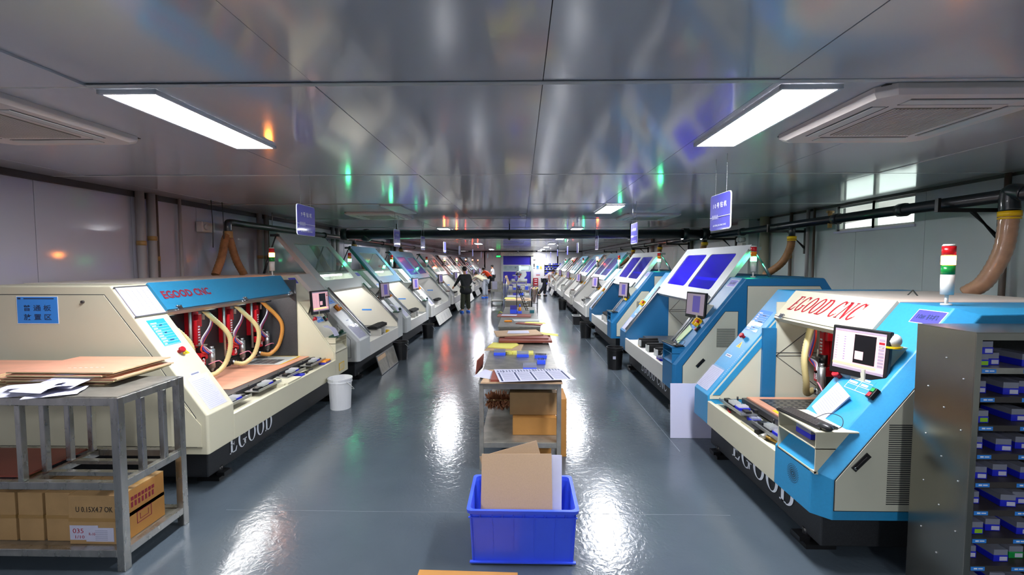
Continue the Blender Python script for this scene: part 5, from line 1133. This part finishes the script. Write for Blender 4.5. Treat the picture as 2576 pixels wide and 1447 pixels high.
carton((.13, 4.50, .2655), (.42, .35, .17), 'lower yellow-brown carton on the shelf of the nearest aisle table', M_cardb, tape=False); carton((.12, 4.58, .437), (.46, .35, .22), 'upper plain carton on the shelf of the nearest aisle table', M_card, tape=False)
carton((.415, 4.65, .0), (.07, .4, .58), 'narrow carton standing on the floor right of the nearest aisle table', M_cardb, tape=False)
carton((.17, 4.62, .0), (.26, .35, .2), 'carton on the floor under the shelf of the nearest aisle table', M_cardb, tape=False)
t = thing('feather_duster', 'brown feather duster lying on the shelf of the nearest aisle table', 'duster', (-.24, 5.0, .40)); obj('handle', MB().cyl((-.1, 0, -.0), (.12, .0, .0), .012, n=8).cyl((-.1, 0, 0), (-.12, .4, -.05), .01, n=8), M_card, t)
mb = MB()
for k in range(420):
    x = random.uniform(-.12, .12); a = random.uniform(0, 2 * PI); r = random.uniform(.06, .12); dx = random.uniform(-.04, .04); w_ = .009
    mb.add([(x, 0, 0), (x + w_, 0, 0), (x + dx + w_ * .3, math.cos(a) * r * .8, math.sin(a) * r), (x + dx - w_, math.cos(a) * r * .7, math.sin(a) * r * .8)], [(0, 1, 2, 3)])
obj('feathers', mb, M_feather, t, kind='stuff')
tagit(obj('plastic_wrap', MB().loft([[(-.40, 4.9 + .3 * math.sin(k), .80 - .05 * k), (-.395 - .03 * (k % 2), 5.2, .80 - .05 * k), (-.40 - .02 * (k % 3), 5.5, .78 - .05 * k)] for k in range(4)], caps=False, close=False), M_plastic), 'crinkled clear film hanging at the left edge of the nearest aisle table', 'film')
# second and third table
sh('pink copper board across the rear of the second aisle table', [(-.5, 9.40), (.2, 9.34), (.22, 9.82), (-.5, 9.86)], .012, M_copdark, 'copper_board', 'board', z=.8005)
sh('white sheet on the pink copper board, second aisle table', [(-.42, 9.5), (-.1, 9.48), (-.08, 9.7), (-.40, 9.74)], .003, z=.814)
sh('long white board crossing the second aisle table', [(-.13, 8.68), (.40, 8.78), (.46, 9.02), (-.18, 9.0)], .006, M_grey, 'white_board', 'board', z=.8005)
sh('yellow sheet at the right front of the second aisle table', [(.06, 8.36), (.46, 8.24), (.44, 8.42), (.1, 8.5)], .003, M_yellow, z=.815)
sh('thin copper board under the yellow sheet, second aisle table', [(-.1, 8.35), (.36, 8.1), (.4, 8.3), (-.05, 8.5)], .012, M_copdark, 'copper_board', 'board', z=.8005)
tagit(obj('orange_brush', MB().box((-.32, 8.60, .801), (-.17, 8.68, .825)), M_orange, bev=.008), 'orange brush block on the second aisle table', 'brush')
z3 = .7905
def bb(x, y, w_, h_, lab, m=M_crate, z=z3, d_=.1):
    t = thing('parts_box', lab, 'box', (x, y, z)); obj('body', Box((-w_/2, 0, 0), (w_/2, d_, h_ * .85)), m, t, bev=.003); obj('lid', Box((-w_/2 - .003, -.003, h_ * .85), (w_/2 + .003, d_ + .003, h_)), m, t); return t
bb(-.17, 10.1, .15, .09, 'lower blue box of the pair on the third aisle table'); bb(-.17, 10.1, .145, .09, 'upper paler blue box of the pair on the third aisle table', M_violet2, z=z3 + .0905)
bb(-.035, 10.1, .10, .05, 'small blue box right of the black stand foot'); bb(.245, 10.25, .10, .06, 'teal box at the right of the third aisle table', M_teal); 
t = thing('spray_bottle', 'orange bottle with blue cap on the third aisle table', 'bottle', (-.03, 10.4, z3)); obj('body', MB().tube([(0, 0, 0), (0, 0, .09), (0, 0, .12)], [.035, .035, .015], 14), M_orange, t); obj('cap', MB().cyl((0, 0, .12), (0, 0, .18), .016), M_crate, t)
t = thing('drill_stand', 'tall black folding stand with a ladder of steel pins on the third aisle table', 'stand', (-.1, 10.3, z3))
obj('foot', Box((-.05, -.05, 0), (.05, .05, .02)), M_black, t); obj('pole', MB().cyl((0, 0, .02), (0, 0, .66), .009, n=8), M_black, t); obj('brace', MB().cyl((0, 0, .60), (.22, .25, .02), .010, n=8).cyl((.04, 0, .60), (.26, .25, .02), .008, n=8), M_black, t)
for k in range(7): z = .52 - .075 * k; x = .02 + (.60 - z) * .37; obj('rung', MB().cyl((x - .01, .05 + .03 * k, z), (x + .07, .05 + .03 * k, z + .01), .010, n=8), M_chrome if k > 2 else M_black, t)
obj('white_arm', MB().cyl((0, 0, .66), (.06, .0, .80), .008, n=6), M_white, t); obj('red_knob', MB().ball((.06, 0, .81), .02), M_redtext, t)
tagit(obj('yellow_hook', MB().tube(spl([(-.42, 10.2, .80), (-.47, 10.2, .82), (-.5, 10.25, .78)], 4), .012, 6), M_yellow), 'yellow glove finger over the left edge of the third aisle table', 'glove')
# fourth and later tables
z4 = .8005
sh('cream board across the fourth aisle table', [(-.45, 13.4), (.29, 13.4), (.27, 14.4), (-.5, 14.4)], .01, M_fibre, 'fibreboard', 'board', z=z4)
sh('yellow sheet on the fourth aisle table, left', [(-.52, 13.9), (-.16, 13.9), (-.2, 14.5), (-.5, 14.5)], .004, M_yellow, z=z4 + .011)
sh('white paper row at the rear of the fourth aisle table', [(-.45, 14.9), (.1, 14.9), (.08, 15.3), (-.45, 15.3)], .02, M_paper, z=z4)
for k, x in enumerate((-.2, .0, .2)): bb(x, 15.4, .15, .09, ('left', 'middle', 'right')[k] + ' blue and white box at the rear of the fourth aisle table', (M_violet2, M_crate, M_white)[k], z=z4)
tagit(obj('round_gauge', MB().cyl((.18, 13.7, z4 + .011), (.18, 13.7, z4 + .02), .05, n=16), M_black), 'dark round disc on the cream board of the fourth aisle table', 'disc')
for k in range(10): bb(-.42 + .16 * (k % 5), 17.9 + 1.1 * (k // 5), .12, random.uniform(.06, .16), 'small %s box on the fifth aisle table, %s row, %s' % (('white', 'blue', 'pale violet')[k % 3], ('front', 'rear')[k // 5], ('leftmost', 'second from left', 'middle', 'second from right', 'rightmost')[k % 5]), (M_white, M_crate, M_violet2)[k % 3], z=.8505, d_=.25)
t = thing('grinding_machine', 'grey bench grinding machine with a round guard on the farthest aisle table', 'machine', (-.12, 24.6, .9205))
obj('bed', MB().box((-.4, 0, 0), (.45, .6, .1)).box((-.2, .1, .1), (.3, .5, .22)), M_grey, t, bev=.01); obj('round_guard', MB().cyl((.22, .25, .36), (.22, .45, .36), .2, n=24), M_grey, t); obj('spindle_arm', MB().cyl((-.35, .2, .3), (.1, .2, .3), .04).cyl((-.2, .2, .42), (.15, .2, .42), .03).ball((-.05, .2, .48), .1), M_alu, t)
obj('motor', MB().cyl((-.1, .1, .1), (-.1, .1, .4), .06), M_black, t); obj('blue_bag', MB().ball((-.14, -.15, .16), .1, sz=1.7, sx=.9), M_violet2, t); obj('red_knob', MB().ball((.1, -.1, .35), .04), M_redtext, t)
t = thing('board_easel', 'slanted stack of boards on a frame left of the grinding machine', 'boards', (-.75, 24.2, 0)); obj('frame_legs', MB().tube([(-.12, 0, 0), (-.12, 0, 1.1), (.06, 0, 1.1)], .02, 6).tube([(-.02, 0, 0), (-.02, 0, 1.08)], .02, 6), M_alu, t); F = frame((.1, 0, .75), (0, 1, 0), (-.35, 0, 1)); obj('board_stack', MB().box((0, 0, -.06), (.4, .5, .06), M=F), M_fibre, t)

# trolley
t = thing('trolley', 'grey steel trolley on castors in the aisle with paper hung over it', 'trolley', (-1.1, 20.5, 0))
obj('tray_body', MB().box((-.27, 0, .72), (.27, .02, 1.04)).box((-.27, .7, .72), (.27, .72, 1.04)).box((-.27, 0, .72), (-.25, .72, 1.04)).box((.25, 0, .72), (.27, .72, 1.04)).box((-.27, 0, .6), (.27, .72, .72)), M_steeld, t)
for x in (-.25, .23):
    for y in (.02, .66):
        obj('leg', Box((x, y, .12), (x + .03, y + .03, .72)), M_steel, t); c_ = obj('castor', MB().cyl((x + .0, y + .015, .055), (x + .03, y + .015, .055), .055, n=14), M_black, t); obj('castor_fork', Box((x - .005, y, .06), (x + .035, y + .03, .12)), M_steel, c_)
obj('lower_shelf', Box((-.27, 0, .16), (.27, .72, .2)), M_steeld, t); 
tagit(obj('carton_in_trolley', Box((-1.33, 20.54, .73), (-.87, 21.1, .9)), M_card), 'brown cardboard lying in the trolley tray', 'carton')
tagit(obj('hung_paper', MB().loft([[(-1.3, 20.46 - .02 * math.sin(k), 1.08 - .09 * k), (-1.07, 20.46 - .02 * math.sin(k + .6), 1.08 - .09 * k), (-1.07, 20.462 - .02 * math.sin(k + .6), 1.08 - .09 * k), (-1.3, 20.462 - .02 * math.sin(k), 1.08 - .09 * k)] for k in range(5)]), M_paper), 'long white sheet hanging over the front of the trolley', 'paper')
# rack of rolled boards with yellow sheets
t = thing('sheet_rack', 'narrow rack of leaning brown boards draped with yellow sheets', 'rack', (.50, 17.0, 0))
for x, y in ((.12, 0), (-.1, .0), (.12, .9), (-.1, .9)): obj('leg', MB().cyl((x, y, 0), (x, y, .95), .014, n=6), M_black, t)
obj('top_bar', MB().cyl((.12, 0, .93), (.12, .9, .93), .014, n=6).cyl((-.1, 0, .4), (.12, 0, .4), .012, n=6), M_black, t)
for k in range(4): F = frame((-.14 + .05 * k, .05, .4), (0, 1, 0), (.16, 0, 1)); obj('brown_board', MB().box((0, 0, 0), (.7, .5, .012), M=F), M_fibre if k % 2 else M_copdark, t)
for k, (x, m) in enumerate(((-.12, M_tubep), (-.02, M_yellow), (.1, M_yellow))):
    pr = spl([(x - .09, 0, .72), (x - .05, 0, .90), (x + .02, 0, .97), (x + .09, 0, .88), (x + .12, 0, .62 + .1 * (2 - k))], 4)
    obj('draped_sheet', MB().loft([[(p.x, y, p.z) for p in pr] + [(p.x, y, p.z - .004) for p in pr[::-1]] for y in (.02, .5)]), m, t)
# whiteboard leaning, aluminium panel
M_wpan = mat('lilac_white_board', 'c4c4dc', .6)
F = frame((1.64, 4.96, 0.002), (1, 0, 0), (0, .06, 1)); board('white_board', 'white board standing on the floor beyond the nearest right machine', F, .46, .60, .006, M_wpan, 'board')
F = frame((-2.38, 7.66, .004), (0, 1, 0), (-.30, 0, 1)); t = thing('framed_panel', 'aluminium framed grey panel leaning on the second left machine', 'panel')
obj('panel_sheet', MB().box((0, 0, 0), (1.04, .335, .006), M=F), M_steeld, t)
obj('panel_frame', MB().box((0, 0, .006), (1.04, .015, .014), M=F).box((0, .32, .006), (1.04, .335, .014), M=F).box((0, 0, .006), (.015, .335, .014), M=F).box((1.025, 0, .006), (1.04, .335, .014), M=F).box((.48, 0, .006), (.49, .335, .012), M=F), M_alu, t); obj('foam_strip', MB().box((.02, .24, .006), (.47, .31, .016), M=F), M_fibre, t)
# buckets
def bucket(x, y, m, lab, r=.14, h=.36, handle=(.12, 1)):
    t = thing('bucket', lab, 'bucket', (x, y, 0)); n = 28; lp = lambda r_, z: [(r_ * math.cos(2 * PI * k / n), r_ * math.sin(2 * PI * k / n), z) for k in range(n)]
    obj('bucket_body', MB().loft([lp(r * .86, 0), lp(r * .98, h - .06), lp(r * 1.03, h - .058), lp(r * 1.03, h - .045), lp(r, h - .044), lp(r * 1.0, h - .02), lp(r * 1.05, h - .018), lp(r * 1.05, h), lp(r * .96, h), lp(r * .82, .02)], smooth=False), m, t)
    a = handle[1] * .9; obj('handle', MB().tube(spl([(r * 1.04 * math.cos(q), r * 1.04 * math.sin(q), h - .05 - .16 * math.sin((q + 2.6) / 2.4 * PI / 1)) if 0 else (r * (1.05 + .12 * math.sin(q)) * math.cos(a + (q - PI / 2)), r * (1.05 + .12 * math.sin(q)) * math.sin(a + (q - PI / 2)), h - .04 - .15 * math.sin(q)) for q in [PI * i / 8 for i in range(9)]], 3), .004, 6), M_alu if m is not M_bucketw else M_white, t); return t
bucket(-2.395, 5.93, M_bucketw, 'white plastic bucket by the nearest left machine', .15, .41); bucket(-2.40, 8.98, M_black, 'black bucket between the second and third left machines', .15, .36)
bucket(-2.38, 11.6, M_black, 'black bucket under the front of the third left machine', .15, .35); b_ = bucket(1.70, 8.25, M_black, 'black bucket with a small label by the second right machine', .145, .40)
obj('label', MB().box((-.06, -.142, .2), (-.01, -.136, .25)), M_paper, b_)
bucket(1.66, 11.7, M_black, 'black bucket with a silver handle by the third right machine', .15, .40, (.1, 0)); bucket(1.68, 18.6, M_black, 'small black bucket by the fifth right machine', .16, .40)
t = thing('floor_bin', 'dark bin with a grey rim under the fourth right machine', 'bin', (1.72, 14.2, 0)); obj('body', MB().loft([rl(.2, .3, 0, .02), rl(.24, .34, .28, .02), rl(.22, .32, .28, .02), rl(.18, .28, .01, .02)]), M_black, t); obj('rim', MB().loft([rl(.26, .36, .27, .02), rl(.26, .36, .29, .02), rl(.22, .32, .29, .02), rl(.22, .32, .27, .02), rl(.26, .36, .27, .02)], caps=False), M_grey, t)

# ---------------------------------------------------------------- people
def skin(name, V, E, m, parent, sub=2):
    keys = list(V); me = bpy.data.meshes.new(name); me.from_pydata([V[k][0] for k in keys], [(keys.index(a), keys.index(b)) for a, b in E], [])
    me.materials.append(m); o = link(name, me, parent); md = o.modifiers.new('skin', 'SKIN'); md.use_smooth_shade = True; md.branch_smoothing = .3
    sv = me.skin_vertices[0].data
    for i, k in enumerate(keys):
        r = V[k][1]; sv[i].radius = (r, r) if not isinstance(r, tuple) else r; sv[i].use_root = (i == 0)
    o.modifiers.new('sub', 'SUBSURF').levels = sub; o.modifiers['sub'].render_levels = sub; return o
def person(lab, loc, rz, bend, arms, legs, mats, sleeve='long', long_coat=False, twist=0, look=0., h=1.0, headdown=0.):
    top_m, leg_m, shoe_m = mats; t = thing('person', lab, 'person', loc, rz); A = math.radians(bend); pel = Vector((0, 0, .93))
    def up(x, y, z):                                   # a point of the upright trunk carried along by the bend
        z -= .93; return pel + Vector((x, y * math.cos(A) + z * math.sin(A), z * math.cos(A) - y * math.sin(A)))
    J = dict(pelvis=(pel, (.13, .11)), waist=(up(0, .0, 1.08), (.125, .1)), chest=(up(0, .02, 1.29), (.15, .11)), nb=(up(0, 0, 1.44), .075), neck=(up(0, .015, 1.50), .05))
    hd = up(0, .03, 1.50); q = A * .75 + headdown; dn = Vector((0, math.sin(q), math.cos(q))); fw = Vector((0, math.cos(q), -math.sin(q)))
    J['jaw'] = (hd + dn * .055 + fw * .02, .062); J['skull'] = (hd + dn * .13 + fw * .008, .085); J['crown'] = (hd + dn * .19, .055); J['nose'] = (hd + dn * .085 + fw * .10, .012)
    E = [('pelvis', 'waist'), ('waist', 'chest'), ('chest', 'nb'), ('nb', 'neck'), ('neck', 'jaw'), ('jaw', 'skull'), ('skull', 'crown'), ('jaw', 'nose')]
    for s, n in ((-1, 'l'), (1, 'r')):
        sh_ = up(s * .185, .0, 1.40); el, wr = Vector(arms[0 if s < 0 else 1][0]), Vector(arms[0 if s < 0 else 1][1]); d = (wr - el).normalized()
        J['sh' + n] = (sh_, .055); J['el' + n] = (el, .042); J['wr' + n] = (wr, .028); J['pa' + n] = (wr + d * .07, (.042, .018)); E += [('chest', 'sh' + n), ('sh' + n, 'el' + n), ('el' + n, 'wr' + n), ('wr' + n, 'pa' + n)]
        sd = d.cross(Vector((0, 0, 1))); sd = sd.normalized() if sd.length > .1 else Vector((1, 0, 0)); nn = sd.cross(d).normalized()
        for k, (of, ln) in enumerate(((-.03, .055), (-.01, .07), (.01, .065), (.03, .05))):
            a1 = wr + d * .095 + sd * of; a2 = a1 + d * ln * .55 - nn * .005; a3 = a2 + d * ln * .4 - nn * .02
            J['f%d%s' % (k, n)] = (a1, .010); J['g%d%s' % (k, n)] = (a2, .009); J['h%d%s' % (k, n)] = (a3, .008); E += [('pa' + n, 'f%d%s' % (k, n)), ('f%d%s' % (k, n), 'g%d%s' % (k, n)), ('g%d%s' % (k, n), 'h%d%s' % (k, n))]
        th = wr + d * .04 + sd * (-.045); J['t' + n] = (th, .011); J['u' + n] = (th + d * .03 - sd * .012, .009); E += [('wr' + n, 't' + n), ('t' + n, 'u' + n)]
        kn, an = Vector(legs[0 if s < 0 else 1][0]), Vector(legs[0 if s < 0 else 1][1]); hip = Vector((s * .09, 0, .90))
        J['hip' + n] = (hip, .085); J['kn' + n] = (kn, .058); J['ca' + n] = (kn.lerp(an, .35) + Vector((0, -.015, 0)), .055); J['an' + n] = (an, .035); J['to' + n] = (an + Vector((s * .02, .12, -.05)), .03)
        E += [('pelvis', 'hip' + n), ('hip' + n, 'kn' + n), ('kn' + n, 'ca' + n), ('ca' + n, 'an' + n), ('an' + n, 'to' + n)]
    skin('body', J, E, M_skin, t, 1)
    g = lambda r, k: tuple(x * k for x in r) if isinstance(r, tuple) else r * k
    hem = up(0, 0, .86) if not long_coat else Vector((0, -.02, .66)); T = dict(waist=(J['waist'][0], (.20, .15)), hem=(hem, (.20, .16) if not long_coat else (.28, .19)), chest=(J['chest'][0], (.215, .155)), nb=(up(0, -.005, 1.445), (.10, .09)))
    TE = [('waist', 'hem'), ('waist', 'chest'), ('chest', 'nb')]
    if long_coat: T['mid'] = (Vector((0, -.01, .90)), (.26, .18)); TE = [('waist', 'mid'), ('mid', 'hem'), ('waist', 'chest'), ('chest', 'nb')]
    for n in 'lr':
        T['sh' + n] = (J['sh' + n][0], .085); T['el' + n] = (J['el' + n][0] if sleeve == 'long' else J['sh' + n][0].lerp(J['el' + n][0], .75), .06 if sleeve == 'long' else .066); TE += [('chest', 'sh' + n), ('sh' + n, 'el' + n)]
        if sleeve == 'long': T['wr' + n] = (J['wr' + n][0], .042); TE += [('el' + n, 'wr' + n)]
    skin('jacket' if sleeve == 'long' else 'shirt', T, TE, top_m, t, 2)
    G = dict(pelvis=(pel + Vector((0, 0, -.0)), (.155, .13))); GE = []
    for n in 'lr': G['hip' + n] = (J['hip' + n][0], .105); G['kn' + n] = (J['kn' + n][0], .095); G['an' + n] = (J['an' + n][0] + Vector((0, 0, .03)), .085); GE += [('pelvis', 'hip' + n), ('hip' + n, 'kn' + n), ('kn' + n, 'an' + n)]
    skin('trousers', G, GE, leg_m, t, 2)
    hc = J['skull'][0] + dn * .022 - fw * .018; M_ = Matrix.Translation(hc) @ Matrix.Rotation(-q, 4, 'X')
    obj('hair', MB().ball((0, 0, 0), .104, 16, 12, M=M_, sx=.92, sy=1.02, sz=.93), M_hair, t)
    obj('ears', MB().ball(J['skull'][0] + Vector((-.085, 0, 0)) - dn * .03, .022, 8, 6).ball(J['skull'][0] + Vector((.085, 0, 0)) - dn * .03, .022, 8, 6), M_skin, t)
    obj('eyes', MB().ball(J['skull'][0] + fw * .082 + Vector((-.03, 0, 0)) - dn * .012, .009, 8, 6).ball(J['skull'][0] + fw * .082 + Vector((.03, 0, 0)) - dn * .012, .009, 8, 6), M_hair, t)
    for n in 'lr':
        a = J['an' + n][0]; obj('shoe', MB().ball((a.x, a.y + .05, a.z - .045), .06, 14, 8, sx=.85, sy=2.3, sz=.75).box((a.x - .04, a.y - .06, a.z - .085), (a.x + .04, a.y + .15, a.z - .06)), shoe_m, t, bev=.01)
    t.scale = (h, h, h); return t
ST = [((-.1, .03, .50), (-.12, .0, .085)), ((.1, .03, .50), (.12, .0, .085))]
person('man in a long dark coat and olive trousers, back turned, at the fifth left machine', (-2.13, 17.5, 0), .55, 7, [((-.30, .10, 1.15), (-.32, .34, .98)), ((.27, .10, 1.13), (.18, .32, 1.0))], [((-.11, .02, .5), (-.15, -.02, .085)), ((.10, .02, .5), (.13, .02, .085))], (M_coat, M_olive, M_shoeb), long_coat=True, h=1.02)
person('man in a cream jacket bending over the seventh left machine', (-1.92, 24.6, 0), 1.05, 62, [((-.24, .55, 1.12), (-.2, .72, .98)), ((.24, .50, 1.10), (.2, .74, .98))], ST, (M_cjack, M_gtrous, M_shoeb), h=1.02)
person('man in an orange vest leaning over the eighth left machine', (-2.05, 30.3, 0), 1.15, 45, [((-.24, .50, 1.15), (-.2, .68, .95)), ((.24, .46, 1.12), (.2, .7, .95))], ST, (M_ovest, M_btrous, M_black), sleeve='short', h=1.03)
person('man in a white shirt and dark trousers standing by the far left wall', (-2.1, 34.3, 0), 1.35, 5, [((-.22, .12, 1.15), (-.18, .36, 1.05)), ((.22, .12, 1.15), (.2, .38, 1.08))], ST, (M_wshirt, M_btrous, M_black), sleeve='short')
person('man in a pinkish white shirt leaning over the seventh right machine, legs apart', (1.32, 25.9, 0), -1.25, 48, [((-.22, .5, 1.16), (-.2, .7, .95)), ((.3, .12, 1.15), (.25, .2, .93))], [((-.12, .10, .5), (-.16, .06, .085)), ((.12, -.10, .5), (.22, -.45, .10))], (M_pshirt, M_navy, M_black), sleeve='short', h=1.02)
